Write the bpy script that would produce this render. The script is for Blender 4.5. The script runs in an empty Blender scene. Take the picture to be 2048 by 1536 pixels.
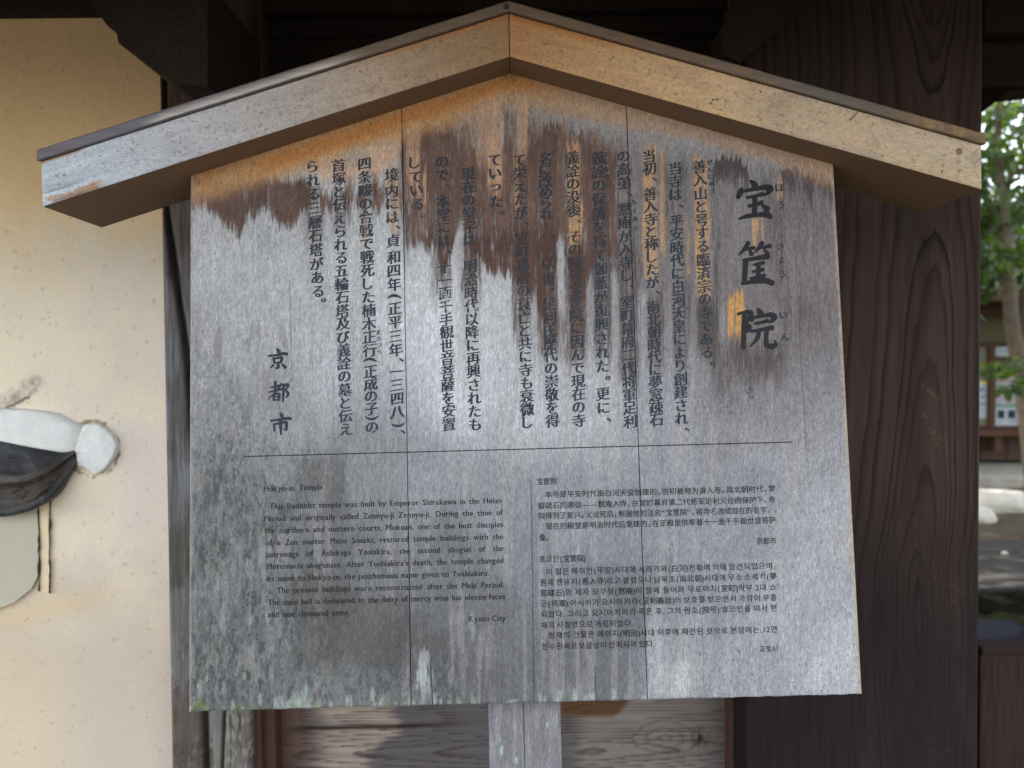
import bpy, bmesh, math, random
import numpy as np
from mathutils import Matrix, Vector

scene = bpy.context.scene
C = scene.collection
random.seed(7)
RNG = np.random.default_rng(11)

# ------------------------------------------------------------------ camera, sky, sun, exposure
FPX = 1660.0                       # focal length in pixels of a 2048 px wide picture
PITCH = math.radians(1.8)
ROLL = 0.011
CAM = np.array([0.0, 0.0, 1.5])
FW = np.array([0, math.cos(PITCH), -math.sin(PITCH)])
_u0 = np.array([0, math.sin(PITCH), math.cos(PITCH)])
_r0 = np.array([1.0, 0, 0])
RT = math.cos(ROLL) * _r0 - math.sin(ROLL) * _u0
UP = math.sin(ROLL) * _r0 + math.cos(ROLL) * _u0

cam_data = bpy.data.cameras.new('camera')
cam = bpy.data.objects.new('camera', cam_data)
C.objects.link(cam)
cam.matrix_world = Matrix(((RT[0], UP[0], -FW[0], CAM[0]), (RT[1], UP[1], -FW[1], CAM[1]),
                           (RT[2], UP[2], -FW[2], CAM[2]), (0, 0, 0, 1)))
cam_data.sensor_width = 36
cam_data.lens = FPX / 2048 * 36
cam_data.clip_start = 0.05
cam_data.clip_end = 2000
cam_data.dof.use_dof = True
cam_data.dof.focus_distance = 1.47
cam_data.dof.aperture_fstop = 3.2
scene.camera = cam

SUN_DIR = Vector((-0.66, 0.20, 0.66)).normalized()      # towards the sun
world = bpy.data.worlds.new('World')
scene.world = world
world.use_nodes = True
wn = world.node_tree.nodes
wl = world.node_tree.links
sky = wn.new('ShaderNodeTexSky')
sky.sky_type = 'NISHITA'
sky.sun_disc = False
sky.sun_elevation = math.asin(SUN_DIR.z)
sky.sun_rotation = math.atan2(SUN_DIR.x, SUN_DIR.y)
sky.air_density = 1.0
sky.dust_density = 1.5
sky.ozone_density = 0.6
hsv = wn.new('ShaderNodeHueSaturation')
hsv.inputs['Saturation'].default_value = 0.35
wl.new(sky.outputs['Color'], hsv.inputs['Color'])
wl.new(hsv.outputs['Color'], wn['Background'].inputs['Color'])
wn['Background'].inputs['Strength'].default_value = 0.13

sun_data = bpy.data.lights.new('sun', 'SUN')
sun_data.energy = 2.6
sun_data.angle = math.radians(0.5)
sun_data.color = (1.0, 0.93, 0.82)
sun = bpy.data.objects.new('sun', sun_data)
C.objects.link(sun)
sun.rotation_euler = SUN_DIR.to_track_quat('Z', 'Y').to_euler()
sun.location = (-6, 3, 8)

vs_ = scene.view_settings
vs_.view_transform = 'Standard'
vs_.look = 'None'
vs_.gamma = 1
vs_.exposure = 2.55
scene.cycles.max_bounces = 10
scene.cycles.diffuse_bounces = 6

# ------------------------------------------------------------------ pixel <-> place
def at(x, y, Y):
    """the place at distance Y (world y) that the photograph shows at pixel x, y"""
    d = FW + RT * (x - 1024) / FPX - UP * (y - 768) / FPX
    s = (Y - CAM[1]) / d[1]
    return CAM + s * d

def proj(P):
    d = np.asarray(P, float) - CAM
    z = d @ FW
    return 1024 + FPX * (d @ RT) / z, 768 - FPX * (d @ UP) / z

SROT = [math.radians(a) for a in (-5.92598, -0.77568, 0.19649)]
ST = np.array([0.0183469, 1.4608197, 0.8850155])
def _rot(a):
    cx, sx, cy, sy, cz, sz = math.cos(a[0]), math.sin(a[0]), math.cos(a[1]), math.sin(a[1]), math.cos(a[2]), math.sin(a[2])
    Rx = np.array([[1, 0, 0], [0, cx, -sx], [0, sx, cx]])
    Ry = np.array([[cy, 0, sy], [0, 1, 0], [-sy, 0, cy]])
    Rz = np.array([[cz, -sz, 0], [sz, cz, 0], [0, 0, 1]])
    return Rz @ Ry @ Rx
SM = _rot(SROT)
def board_uv(x, y, w=0.0):
    """pixel -> (u, v) on the notice board's own plane"""
    d = FW + RT * (x - 1024) / FPX - UP * (y - 768) / FPX
    o = (CAM - ST) @ SM
    dl = d @ SM
    s = (-w - o[1]) / dl[1]
    L = o + s * dl
    return L[0], L[2]
def board_px(L):
    return proj(np.asarray(L) @ SM.T + ST)

# ------------------------------------------------------------------ numpy helpers
def lin(c):
    c = np.asarray(c, float) / 255.0
    return np.where(c <= 0.04045, c / 12.92, ((c + 0.055) / 1.055) ** 2.4)

def _hash(ix, iy, seed):
    h = (ix.astype(np.int64) * 374761393 + iy.astype(np.int64) * 668265263 + seed * 974711) & 0x7fffffff
    h = ((h ^ (h >> 13)) * 1274126177) & 0x7fffffff
    return ((h ^ (h >> 16)) & 0xffff) / 65535.0
def vnoise(x, y, seed=0):
    x = np.asarray(x, float); y = np.asarray(y, float)
    x, y = np.broadcast_arrays(x, y)
    ix = np.floor(x); iy = np.floor(y)
    fx = x - ix; fy = y - iy
    fx = fx * fx * (3 - 2 * fx); fy = fy * fy * (3 - 2 * fy)
    a = _hash(ix, iy, seed); b = _hash(ix + 1, iy, seed)
    c = _hash(ix, iy + 1, seed); d = _hash(ix + 1, iy + 1, seed)
    return (a * (1 - fx) + b * fx) * (1 - fy) + (c * (1 - fx) + d * fx) * fy
def fbm(x, y, seed=0, octs=4):
    s = 0; a = 0.5; t = 0
    for k in range(octs):
        s = s + a * vnoise(np.asarray(x) * 2 ** k, np.asarray(y) * 2 ** k, seed + k * 17)
        t += a; a *= 0.55
    return s / t
def sst(a, b, x):
    t = np.clip((x - a) / (b - a), 0, 1)
    return t * t * (3 - 2 * t)
def ip(x, pts):
    p = np.array(pts, float)
    return np.interp(x, p[:, 0], p[:, 1])
def mix(col, c2, m):
    m = np.clip(m, 0, 1)[..., None]
    return col * (1 - m) + np.asarray(c2, float) * m

# ------------------------------------------------------------------ object helpers
LOCAL = set()          # things whose parts are modelled in their own tilted space
def link(name, verts, faces, mat=None, parent=None, cols=None, smooth=False):
    me = bpy.data.meshes.new(name)
    me.from_pydata([tuple(map(float, v)) for v in verts], [], [tuple(int(i) for i in f) for f in faces])
    if cols is not None:
        a = me.color_attributes.new('Col', 'FLOAT_COLOR', 'POINT')
        c = np.ones((len(verts), 4), np.float32)
        c[:, :3] = lin(np.clip(cols, 0, 255))
        a.data.foreach_set('color', c.ravel())
    if mat: me.materials.append(mat)
    if smooth:
        me.polygons.foreach_set('use_smooth', [True] * len(me.polygons))
    me.update()
    o = bpy.data.objects.new(name, me)
    C.objects.link(o)
    if parent:
        o.parent = parent
        if parent.type == 'EMPTY' and parent.name not in LOCAL:
            o.matrix_parent_inverse = Matrix.Translation(-parent.location)
    return o

def thing(name, label, cat, loc=(0, 0, 0), group=None):
    o = bpy.data.objects.new(name, None)
    C.objects.link(o)
    o.location = loc
    o.empty_display_size = 0.1
    return tag(o, label, cat, group)
def tag(o, label, cat, group=None):
    o['label'] = label; o['category'] = cat
    if group: o['group'] = group
    return o
def struct(o):
    o['kind'] = 'structure'
    return o

class MB:
    """collects shapes for one mesh"""
    def __init__(s): s.v = []; s.f = []; s.c = []
    def add(s, verts, faces, col=None):
        n = len(s.v)
        s.v += [tuple(v) for v in verts]
        s.f += [tuple(i + n for i in f) for f in faces]
        s.c += [col or (128, 128, 128)] * len(verts)
        return s
    def box(s, a, b, col=None, bev=0.0):
        x0, y0, z0 = a; x1, y1, z1 = b
        if bev <= 0:
            v = [(x0, y0, z0), (x1, y0, z0), (x1, y1, z0), (x0, y1, z0), (x0, y0, z1), (x1, y0, z1), (x1, y1, z1), (x0, y1, z1)]
            f = [(0, 3, 2, 1), (4, 5, 6, 7), (0, 1, 5, 4), (1, 2, 6, 5), (2, 3, 7, 6), (3, 0, 4, 7)]
            return s.add(v, f, col)
        bm = bmesh.new()
        bmesh.ops.create_cube(bm, size=1)
        for q in bm.verts:
            q.co = Vector(((x0 + x1) / 2 + q.co.x * (x1 - x0), (y0 + y1) / 2 + q.co.y * (y1 - y0), (z0 + z1) / 2 + q.co.z * (z1 - z0)))
        bmesh.ops.bevel(bm, geom=bm.edges[:], offset=bev, segments=2, affect='EDGES', profile=0.5)
        bm.verts.ensure_lookup_table()
        s.add([q.co[:] for q in bm.verts], [[w.index for w in f.verts] for f in bm.faces], col)
        bm.free()
        return s
    def prism(s, poly, vec, col=None):
        n = len(poly)
        p = [np.array(q, float) for q in poly]
        v = p + [q + np.array(vec, float) for q in p]
        f = [tuple(range(n)), tuple(range(2 * n - 1, n - 1, -1))]
        f += [(i, i + n, (i + 1) % n + n, (i + 1) % n) for i in range(n)]
        return s.add(v, f, col)
    def tube(s, pts, rad, seg=8, col=None):
        pts = [Vector(p) for p in pts]
        rings = []
        v = []; f = []
        for i, p in enumerate(pts):
            t = (pts[min(i + 1, len(pts) - 1)] - pts[max(i - 1, 0)]).normalized()
            a = t.orthogonal().normalized() if i == 0 else (prev - t * prev.dot(t)).normalized()
            prev = a
            b = t.cross(a)
            for k in range(seg):
                g = 2 * math.pi * k / seg
                v.append(p + (a * math.cos(g) + b * math.sin(g)) * rad[i])
        for i in range(len(pts) - 1):
            for k in range(seg):
                f.append((i * seg + k, i * seg + (k + 1) % seg, (i + 1) * seg + (k + 1) % seg, (i + 1) * seg + k))
        f.append(tuple(range(seg))[::-1]); f.append(tuple(range((len(pts) - 1) * seg, len(pts) * seg)))
        return s.add(v, f, col)
    def build(s, name, mat, parent=None, smooth=False, cols=False):
        o = link(name, s.v, s.f, mat, parent, np.array(s.c, float) if cols else None, smooth)
        return o

def slab_grid(P, off):
    """P (nv, nu, 3): a finely divided front face; off: vector to the back. Returns verts, faces, index map."""
    nv, nu = P.shape[:2]
    V = P.reshape(-1, 3)
    idx = np.arange(nv * nu).reshape(nv, nu)
    F = np.stack([idx[:-1, :-1], idx[:-1, 1:], idx[1:, 1:], idx[1:, :-1]], -1).reshape(-1, 4).tolist()
    per = np.array(list(idx[0, :]) + list(idx[1:, -1]) + list(idx[-1, -2::-1]) + list(idx[-2:0:-1, 0]))
    n0 = len(V); m = len(per)
    A = V[per]; B = A + np.array(off, float)
    for i in range(m):
        j = (i + 1) % m
        F.append([n0 + i, n0 + m + i, n0 + m + j, n0 + j])
    F.append([n0 + m + i for i in range(m)][::-1])
    return np.vstack([V, A, B]), F, per
def sides(col, per, side=None):
    c = col.reshape(-1, 3)
    e = c[per] if side is None else np.zeros((len(per), 3)) + np.array(side, float)
    return np.vstack([c, e, e])

# ------------------------------------------------------------------ materials
def nmat(name):
    m = bpy.data.materials.new(name)
    m.use_nodes = True
    nt = m.node_tree
    return m, nt, nt.nodes['Principled BSDF']
def N(nt, kind, **kw):
    n = nt.nodes.new(kind)
    for k, v in kw.items(): setattr(n, k, v)
    return n
def noise(nt, coord, scale, detail=3, rough=0.55, off=(0, 0, 0)):
    mp = N(nt, 'ShaderNodeMapping')
    mp.inputs['Scale'].default_value = scale
    mp.inputs['Location'].default_value = off
    nt.links.new(coord, mp.inputs['Vector'])
    t = N(nt, 'ShaderNodeTexNoise')
    t.inputs['Scale'].default_value = 1
    t.inputs['Detail'].default_value = detail
    t.inputs['Roughness'].default_value = rough
    nt.links.new(mp.outputs['Vector'], t.inputs['Vector'])
    return t.outputs['Fac']
def rng(nt, val, a, b, c, d):
    r = N(nt, 'ShaderNodeMapRange')
    r.inputs['From Min'].default_value = a; r.inputs['From Max'].default_value = b
    r.inputs['To Min'].default_value = c; r.inputs['To Max'].default_value = d
    nt.links.new(val, r.inputs['Value'])
    return r.outputs['Result']
def math2(nt, op, a, b):
    m = N(nt, 'ShaderNodeMath', operation=op)
    for i, q in enumerate((a, b)):
        if isinstance(q, (int, float)): m.inputs[i].default_value = q
        else: nt.links.new(q, m.inputs[i])
    return m.outputs[0]
def mulcol(nt, col, val):
    m = N(nt, 'ShaderNodeVectorMath', operation='SCALE')
    nt.links.new(col, m.inputs[0]); nt.links.new(val, m.inputs['Scale'])
    return m.outputs[0]
def mixcol(nt, fac, a, b):
    m = N(nt, 'ShaderNodeMix', data_type='RGBA')
    nt.links.new(fac, m.inputs['Factor'])
    for k, q in (('A', a), ('B', b)):
        i = [s for s in m.inputs if s.name == k and s.type == 'RGBA'][0]
        if isinstance(q, tuple): i.default_value = (*q, 1)
        else: nt.links.new(q, i)
    return [s for s in m.outputs if s.type == 'RGBA'][0]
def bump(nt, bsdf, h, strength, dist):
    b = N(nt, 'ShaderNodeBump')
    b.inputs['Strength'].default_value = strength
    b.inputs['Distance'].default_value = dist
    nt.links.new(h, b.inputs['Height'])
    nt.links.new(b.outputs['Normal'], bsdf.inputs['Normal'])

def wood(name, along, col=None, across=420, run=7, fine=(0.72, 1.18), broad=(0.86, 1.1), speck=0.0, rough=0.75,
         bstr=0.35, bdist=0.002, spec=0.3, seed=0.0, k=1.0):
    """weathered wood: the colour comes from the attribute Col (or col), the fibres run along one axis"""
    m, nt, b = nmat(name)
    co = N(nt, 'ShaderNodeTexCoord').outputs['Object']
    sc = [across, across, across]; sc['xyz'.index(along)] = run
    sb = [across * .22] * 3; sb['xyz'.index(along)] = run * .3
    n1 = noise(nt, co, sc, 4, 0.6, (seed, seed, seed))
    n2 = noise(nt, co, sb, 3, 0.55, (seed + 5, seed, seed))
    if col is None:
        a = N(nt, 'ShaderNodeAttribute', attribute_name='Col').outputs['Color']
    else:
        r = N(nt, 'ShaderNodeRGB'); r.outputs[0].default_value = (*lin(col), 1); a = r.outputs[0]
    f = math2(nt, 'MULTIPLY', rng(nt, n1, .28, .72, fine[0], fine[1]), rng(nt, n2, .3, .7, broad[0], broad[1]))
    if speck:
        ss = [330, 330, 330]; ss['xyz'.index(along)] = 190
        n3 = noise(nt, co, ss, 2, 0.6, (seed + 9, seed, seed))
        f = math2(nt, 'MULTIPLY', f, rng(nt, n3, .60, .68, 1.0, 1 - speck))
    f = math2(nt, 'MULTIPLY', f, k)
    nt.links.new(mulcol(nt, a, f), b.inputs['Base Color'])
    nt.links.new(rng(nt, n2, .3, .7, rough - .1, min(1, rough + .1)), b.inputs['Roughness'])
    b.inputs['Specular IOR Level'].default_value = spec
    bump(nt, b, math2(nt, 'ADD', n1, math2(nt, 'MULTIPLY', n2, .7)), bstr, bdist)
    return m
def plain(name, col, rough=0.7, var=0.15, scale=12, spec=0.3, bstr=0.15, bdist=0.003, metal=0, attr=False, detail=5):
    m, nt, b = nmat(name)
    co = N(nt, 'ShaderNodeTexCoord').outputs['Object']
    n = noise(nt, co, (scale,) * 3, detail)
    n2 = noise(nt, co, (scale * 9,) * 3, 3)
    if attr: a = N(nt, 'ShaderNodeAttribute', attribute_name='Col').outputs['Color']
    else:
        r = N(nt, 'ShaderNodeRGB'); r.outputs[0].default_value = (*lin(col), 1); a = r.outputs[0]
    f = math2(nt, 'MULTIPLY', rng(nt, n, .25, .75, 1 - var, 1 + var), rng(nt, n2, .25, .75, 1 - var * .6, 1 + var * .6))
    nt.links.new(mulcol(nt, a, f), b.inputs['Base Color'])
    b.inputs['Roughness'].default_value = rough
    b.inputs['Specular IOR Level'].default_value = spec
    b.inputs['Metallic'].default_value = metal
    bump(nt, b, math2(nt, 'ADD', n, n2), bstr, bdist)
    return m

# ------------------------------------------------------------------ ground and air-open setting
def lump_sheet(x0, x1, y0, y1, nx, ny, h, z=0.0, seed=0, sc=3.0):
    X, Y = np.meshgrid(np.linspace(x0, x1, nx), np.linspace(y0, y1, ny))
    Z = z + h * (fbm(X * sc, Y * sc, seed) - .5) + h * .5 * (fbm(X * sc * 5, Y * sc * 5, seed + 3) - .5)
    idx = np.arange(nx * ny).reshape(ny, nx)
    F = np.stack([idx[:-1, :-1], idx[:-1, 1:], idx[1:, 1:], idx[1:, :-1]], -1).reshape(-1, 4)
    return np.stack([X, Y, Z], -1).reshape(-1, 3), F

m_ground = plain('ground_sand', (64, 61, 57), .95, .2, 3, bstr=.4, bdist=.02)
struct(link('ground', [(-1500, -1500, -.01), (1500, -1500, -.01), (1500, 1500, -.01), (-1500, 1500, -.01)], [(0, 1, 2, 3)], m_ground))

# ------------------------------------------------------------------ the temple gate behind the notice board
GY = 2.06
m_dark = wood('gate_dark_wood', 'x', None, 300, 6, (.7, 1.2), rough=.8, spec=.12)
m_darkz = wood('gate_dark_upright', 'z', None, 300, 5, (.72, 1.2), rough=.8, spec=.12, bstr=.2)
m_beam = wood('gate_beam_wood', 'x', (44, 35, 30), 240, 6, (.7, 1.25), rough=.8, spec=.12)
m_roofwood = wood('gate_roof_wood', 'y', (50, 40, 33), 160, 5, (.7, 1.2), rough=.85, spec=.1)
m_brown = wood('door_frame_wood', 'z', (72, 50, 40), 260, 6, (.75, 1.2))
m_post = wood('weathered_post', 'z', None, 330, 7, (.7, 1.22), spec=.15, rough=.85, bstr=.6, bdist=.003)
m_panel = wood('weathered_panel', 'x', None, 330, 5, (.75, 1.18), rough=.85, spec=.15, bstr=.4)

gate = thing('temple_gate', 'dark wooden temple gate standing behind the notice board', 'gate', (0.1, GY, 0))

# --- right hand main pillar with its cathedral grain
def pillar():
    Y = 1.96
    xl = at(1490, 760, Y)[0]; xr = at(1961, 760, Y)[0]
    zs = np.concatenate([[0.0, .2], np.arange(.40, 2.45, .0032), [2.75]])
    nx = 340
    xs = np.linspace(xl, xr, nx)
    X, Z = np.meshgrid(xs, zs)
    Yg = np.full_like(X, Y)
    e = np.minimum(X - xl, xr - X)
    Yg += np.where(e < .008, (.008 - e) ** 2 * 60, 0)          # eased edges
    P = np.stack([X, Yg, Z], -1)
    px, py = proj(P)
    xc = ip(py, [(-200, 1872), (168, 1866), (330, 1868), (560, 1870), (815, 1863), (1030, 1854), (1133, 1838), (1700, 1836)]) + 5 * (vnoise(py / 70, px * 0, 5) - .5)
    d = ip(py, [(-200, 20), (-60, 45), (20, 56), (60, 64), (100, 71), (168, 80), (240, 90), (340, 95), (420, 86), (473, 80), (547, 70), (697, 60), (813, 50), (914, 40), (1029, 30), (1087, 22), (1150, 12), (1250, 2), (1340, 14), (1430, 30), (1536, 46), (1700, 60)])
    wob = fbm(px / 55, py / 260, 3) - .5
    jag = vnoise(px / 4.0, py / 40, 9) - .5
    r = np.sqrt(((px - xc) * np.where(px > xc, 1.25, .9)) ** 2 + d ** 2) + 13 * wob + .9 * jag
    ph = np.where(r < 90, r / 10.0, 9 + (r - 90) / 19.0)
    t = ph - np.floor(ph)
    rid = np.floor(ph)
    late = np.clip((t - .38) / .5, 0, 1) ** 1.6 * (1 - sst(.90, 1.0, t))
    amp = np.clip(1.5 * vnoise(rid * 7.3, rid * 0 + .5, 21) - .25, 0.03, 1) * (.6 + .5 * vnoise(rid * 3.1, py / 300, 22))
    col = np.zeros(P.shape) + np.array([66., 52, 46])
    col *= (.80 + .4 * fbm(px / 70, py / 400, 8))[..., None]
    col *= (1 + .18 * (fbm(px / 4, py / 260, 18) - .5))[..., None]
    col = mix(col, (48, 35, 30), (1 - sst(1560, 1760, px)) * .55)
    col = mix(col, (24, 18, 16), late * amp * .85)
    # a few worn scuffs
    sc = np.zeros_like(px)
    for (x0, y0, x1, y1, w) in ((1868, 1152, 1932, 1190, 0), (1806, 1270, 1830, 1285, 0), (1795, 1300, 1800, 1320, 0), (1808, 1325, 1830, 1375, 0), (1845, 820, 1885, 895, 1), (1858, 1500, 1890, 1512, 0), (1845, 770, 1880, 800, 0), (1858, 1505, 1900, 1502, 0), (1815, 1265, 1865, 1225, 0), (1865, 1225, 1930, 1190, 0)):
        L = math.hypot(x1 - x0, y1 - y0)
        tt = np.clip(((px - x0) * (x1 - x0) + (py - y0) * (y1 - y0)) / L ** 2, 0, 1)
        dd = np.hypot(px - x0 - tt * (x1 - x0), py - y0 - tt * (y1 - y0))
        sc = np.maximum(sc, (1 - sst(1, 4 + 10 * w, dd + 3 * jag)) * (vnoise(px / 4, py / 4, 31) > (.45 + .25 * w)))
    col = mix(col, (150, 118, 92), sc * .28)
    col = mix(col, (34, 28, 28), sst(900, 1350, py + 160 * (fbm(px / 80, py / 200, 79) - .5)) * .72)     # darker towards the foot
    col = mix(col, (60, 58, 60), sst(.6, .75, fbm(px / 60, py / 160, 77)) * .15)
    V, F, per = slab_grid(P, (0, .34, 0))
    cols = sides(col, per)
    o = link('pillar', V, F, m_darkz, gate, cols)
    o['label'] = 'broad dark brown pillar with arched grain at right'
pillar()

# --- left weathered post beside the plaster
def post():
    Y = 2.02
    zs = np.concatenate([[0.0, .2], np.arange(.38, 2.4, .005), [2.75]])
    u = np.linspace(0, 1, 120)
    U, Z = np.meshgrid(u, zs)
    x0 = np.interp(Z, [0, 3], [at(352, 2000, Y)[0], at(312, -200, Y)[0]])
    x1 = np.interp(Z, [0, 3], [at(505, 2000, Y)[0], at(494, -200, Y)[0]])
    X = x0 + (x1 - x0) * U
    px, py = proj(np.stack([X, np.full_like(X, Y), Z], -1))
    cx1 = ip(py, [(-100, 322), (420, 332), (700, 371), (900, 388), (1400, 408), (1536, 412), (1800, 420)])
    cx2 = ip(py, [(1200, 455), (1400, 449), (1536, 444), (1800, 440)])
    w1 = 5 + 3 * vnoise(py / 50, 0 * px, 4)
    g = np.exp(-((px - cx1) / w1) ** 2) * .018 + np.exp(-((px - cx2) / 3) ** 2) * .012 * sst(1250, 1400, py)
    e = np.minimum(U, 1 - U) * (x1 - x0)
    rough = .004 * (fbm(px / 8, py / 110, 6) - .5)
    Yg = Y + g + rough + np.where(e < .012, (.012 - e) ** 2 * 55, 0)
    P = np.stack([X, Yg, Z], -1)
    n = fbm(px / 9, py / 140, 41); n2 = fbm(px / 26, py / 60, 43); n3 = fbm(px / 6, py / 16, 47)
    col = np.zeros(P.shape) + np.array([112., 108, 108])
    col = mix(col, (86, 70, 60), 1 - sst(280, 520, py))                   # darker brown high up
    col = mix(col, (136, 140, 150), sst(.45, .62, n) * .7 * sst(500, 620, py) * (1 - sst(950, 1050, py)))
    col = mix(col, (74, 66, 58), sst(.42, .7, n2) * (.3 + .5 * sst(1000, 1250, py)))
    col = mix(col, (84, 92, 78), sst(.45, .75, n2 + .3 * (n3 - .5)) * .4 * sst(850, 1020, py) * (1 - sst(1200, 1300, py)))
    col = mix(col, (150, 146, 138), sst(.58, .64, n3 * .6 + n2 * .4) * .7 * sst(1150, 1350, py))
    col = mix(col, (78, 68, 58), .55 * sst(1350, 1420, py) * (px < cx1))
    col = mix(col, (128, 126, 116), .5 * sst(1350, 1420, py) * (px > cx1) * sst(.35, .6, n))
    col = mix(col, (40, 30, 24), np.clip(g / .018, 0, 1) * .8)
    V, F, per = slab_grid(P, (0, .26, 0))
    cols = sides(col, per)
    o = link('post', V, F, m_post, gate, cols)
    o['label'] = 'grey weathered and cracked post beside the plaster'
post()

# --- panelling between post and pillar: wide horizontal boards in a frame
def board_panel(z0, z1, seed, lower):
    Y = 2.13
    xl = at(545, 1480, Y)[0]; xr = at(1475, 1480, Y)[0]
    zs = np.linspace(z0 + .0015, z1 - .0015, max(8, int((z1 - z0) / .004)))
    xs = np.linspace(xl - .03, xr + .03, 260)
    X, Z = np.meshgrid(xs, zs)
    e = np.minimum(Z - zs[0], zs[-1] - Z)
    P = np.stack([X, Y + np.where(e < .006, (.006 - e) ** 2 * 90, 0) + .003 * (fbm(X * 5, Z * 60, seed) - .5), Z], -1)
    px, py = proj(P)
    zc = (z0 + z1) / 2 + .06 * (vnoise(X * .9, 0 * X, seed) - .5)
    r = np.sqrt(((Z - zc) * 9) ** 2 + (.25 + .35 * np.abs(X - (.2 if seed % 2 else .45))) ** 2) + .10 * (fbm(X * 2.2, Z * 16, seed + 2) - .5)
    ph = r * 15
    t = ph - np.floor(ph)
    late = np.clip((t - .5) / .42, 0, 1) ** 2 * (1 - sst(.94, 1, t))
    col = np.zeros(P.shape)
    if lower:
        n = fbm(px / 60, py / 9, seed + 4)
        col += np.array([98., 92, 92])
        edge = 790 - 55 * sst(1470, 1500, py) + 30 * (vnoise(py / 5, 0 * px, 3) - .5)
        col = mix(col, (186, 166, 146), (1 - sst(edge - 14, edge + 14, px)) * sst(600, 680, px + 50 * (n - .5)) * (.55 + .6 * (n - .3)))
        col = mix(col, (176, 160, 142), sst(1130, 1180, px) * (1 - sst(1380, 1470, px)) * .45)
        wet = (1 - sst(1235, 1250, px + 20 * (n - .5) + (py - 1420) * .6)) * sst(1120, 1126, px) * (1 - sst(1425, 1440, py))
        col = mix(col, (92, 60, 32), wet * .8)
        col = mix(col, (96, 62, 42), (1 - sst(560, 650, px + 60 * (n - .5))) * .7)
        ov = np.hypot((px - 1330) / 1.9, (py - 1475)) + 10 * (n - .5)
        k = np.exp(-(((ov % 13) - 6.5) / 2.0) ** 2) * (1 - sst(36, 52, ov)) * (px > 1120)
        col = mix(col, (92, 74, 62), k * .5)
        col = mix(col, (50, 42, 40), late * .55)
        k = np.exp(-((px - 1400) / 13) ** 2 - ((py - 1476) / 15) ** 2) * sst(.3, .6, fbm(px / 6, py / 12, 7))
        col = mix(col, (52, 44, 42), k)
        k = np.exp(-((py - 1455 + (px - 700) * .03 + 5 * (n - .5)) / 4.5) ** 2) * (1 - sst(800, 960, px)) * sst(560, 620, px)
        col = mix(col, (34, 27, 24), k * .9)
    else:
        col += np.array([46., 37, 32])
        col *= (.85 + .3 * fbm(px / 80, py / 10, seed))[..., None]
        col = mix(col, (26, 21, 19), late * .6)
    V, F, per = slab_grid(P, (0, .03, 0))
    cols = sides(col, per)
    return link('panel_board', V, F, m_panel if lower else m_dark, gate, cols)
zz = [.02, .30, .635, .93, 1.22, 1.5, 1.78, 2.05, 2.32, 2.62]
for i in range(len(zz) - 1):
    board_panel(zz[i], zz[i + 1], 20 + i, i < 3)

def vbox(name, pxa, pxb, Yf, Yb, z0, z1, mat, bev=.004, pyref=1480):
    xa = at(pxa, pyref, Yf)[0]; xb = at(pxb, pyref, Yf)[0]
    return MB().box((xa, Yf, z0), (xb, Yb, z1), bev=bev).build(name, mat, gate)
vbox('door_frame', 503, 522, 2.05, 2.16, .0, 2.62, m_brown)
vbox('door_frame', 522.5, 551, 2.075, 2.16, .0, 2.62, m_brown, .008)
vbox('door_frame', 1462, 1474, 2.07, 2.16, .0, 2.62, m_brown)
vbox('door_frame', 1474.5, 1497, 2.04, 2.16, .0, 2.62, m_brown, .008)

# --- beams over the wall and the opening, eaves and rafters
zb = at(100, 33, 2.088)[2]
MB().box((-3.2, 2.082, zb), (at(1490, 20, 2.05)[0], 2.128, zb + .22), bev=.006).build('beam', m_beam, gate)
zl = at(2000, 75, 2.02)[2]; zl2 = at(2000, 121, 2.06)[2]
MB().box((at(1962, 60, 2.0)[0], 1.99, zl), (3.4, 2.30, zl + .26), bev=.005).build('beam', m_beam, gate)
MB().box((at(1962, 60, 2.0)[0], 2.04, zl2), (3.4, 2.27, zl - .001), bev=.004).build('beam', m_beam, gate)
# bracket arms carrying the eaves: the near one shows its chamfered end
def arm(poly, Y, depth, name='bracket_arm'):
    pts = [at(x, y, Y) for x, y in poly]
    return MB().prism(pts, (0, depth, 0)).build(name, m_roofwood, gate)
arm([(178, -40), (178, 2), (215, 52), (232, 60), (237, 86), (318, 146), (348, 166), (415, 175), (415, -40)], 1.72, .36)
# raking brace left of the pillar
arm([(1478, 124), (1626, -4), (1700, -70), (1540, -70), (1440, 60), (1452, 112)], 1.90, .10, 'brace')
# far eaves beam and bracket seen through the opening
arm([(1935, 100), (1935, 262), (1966, 224), (2018, 182), (2120, 172), (2300, 172), (2300, 100)], 3.3, .16, 'bracket_arm')
MB().box((1.0, 2.9, at(2000, 128, 2.9)[2]), (3.4, 3.06, 2.75), bev=.005).build('beam', m_beam, gate)
# roof
rz = 2.36
roof = MB()
roof.prism([(-4.2, .35, rz - .05), (-4.2, 2.3, rz + .75), (-4.2, 4.1, 2.95), (-4.2, 4.1, 3.07), (-4.2, 2.3, rz + .95), (-4.2, .35, rz + .07)], (7.9, 0, 0))
roof.build('roof', m_roofwood, gate)
for k in range(19):
    x = -3.9 + k * .4
    r = MB()
    r.prism([(x, .45, rz - .075), (x, 2.3, rz + .68), (x, 2.3, rz + .76), (x, .45, rz + .005)], (.07, 0, 0))
    r.prism([(x, 2.31, rz + .68), (x, 4.0, 2.88), (x, 4.0, 2.955), (x, 2.31, rz + .755)], (.07, 0, 0))
    r.build('rafter', m_roofwood, gate)
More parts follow.
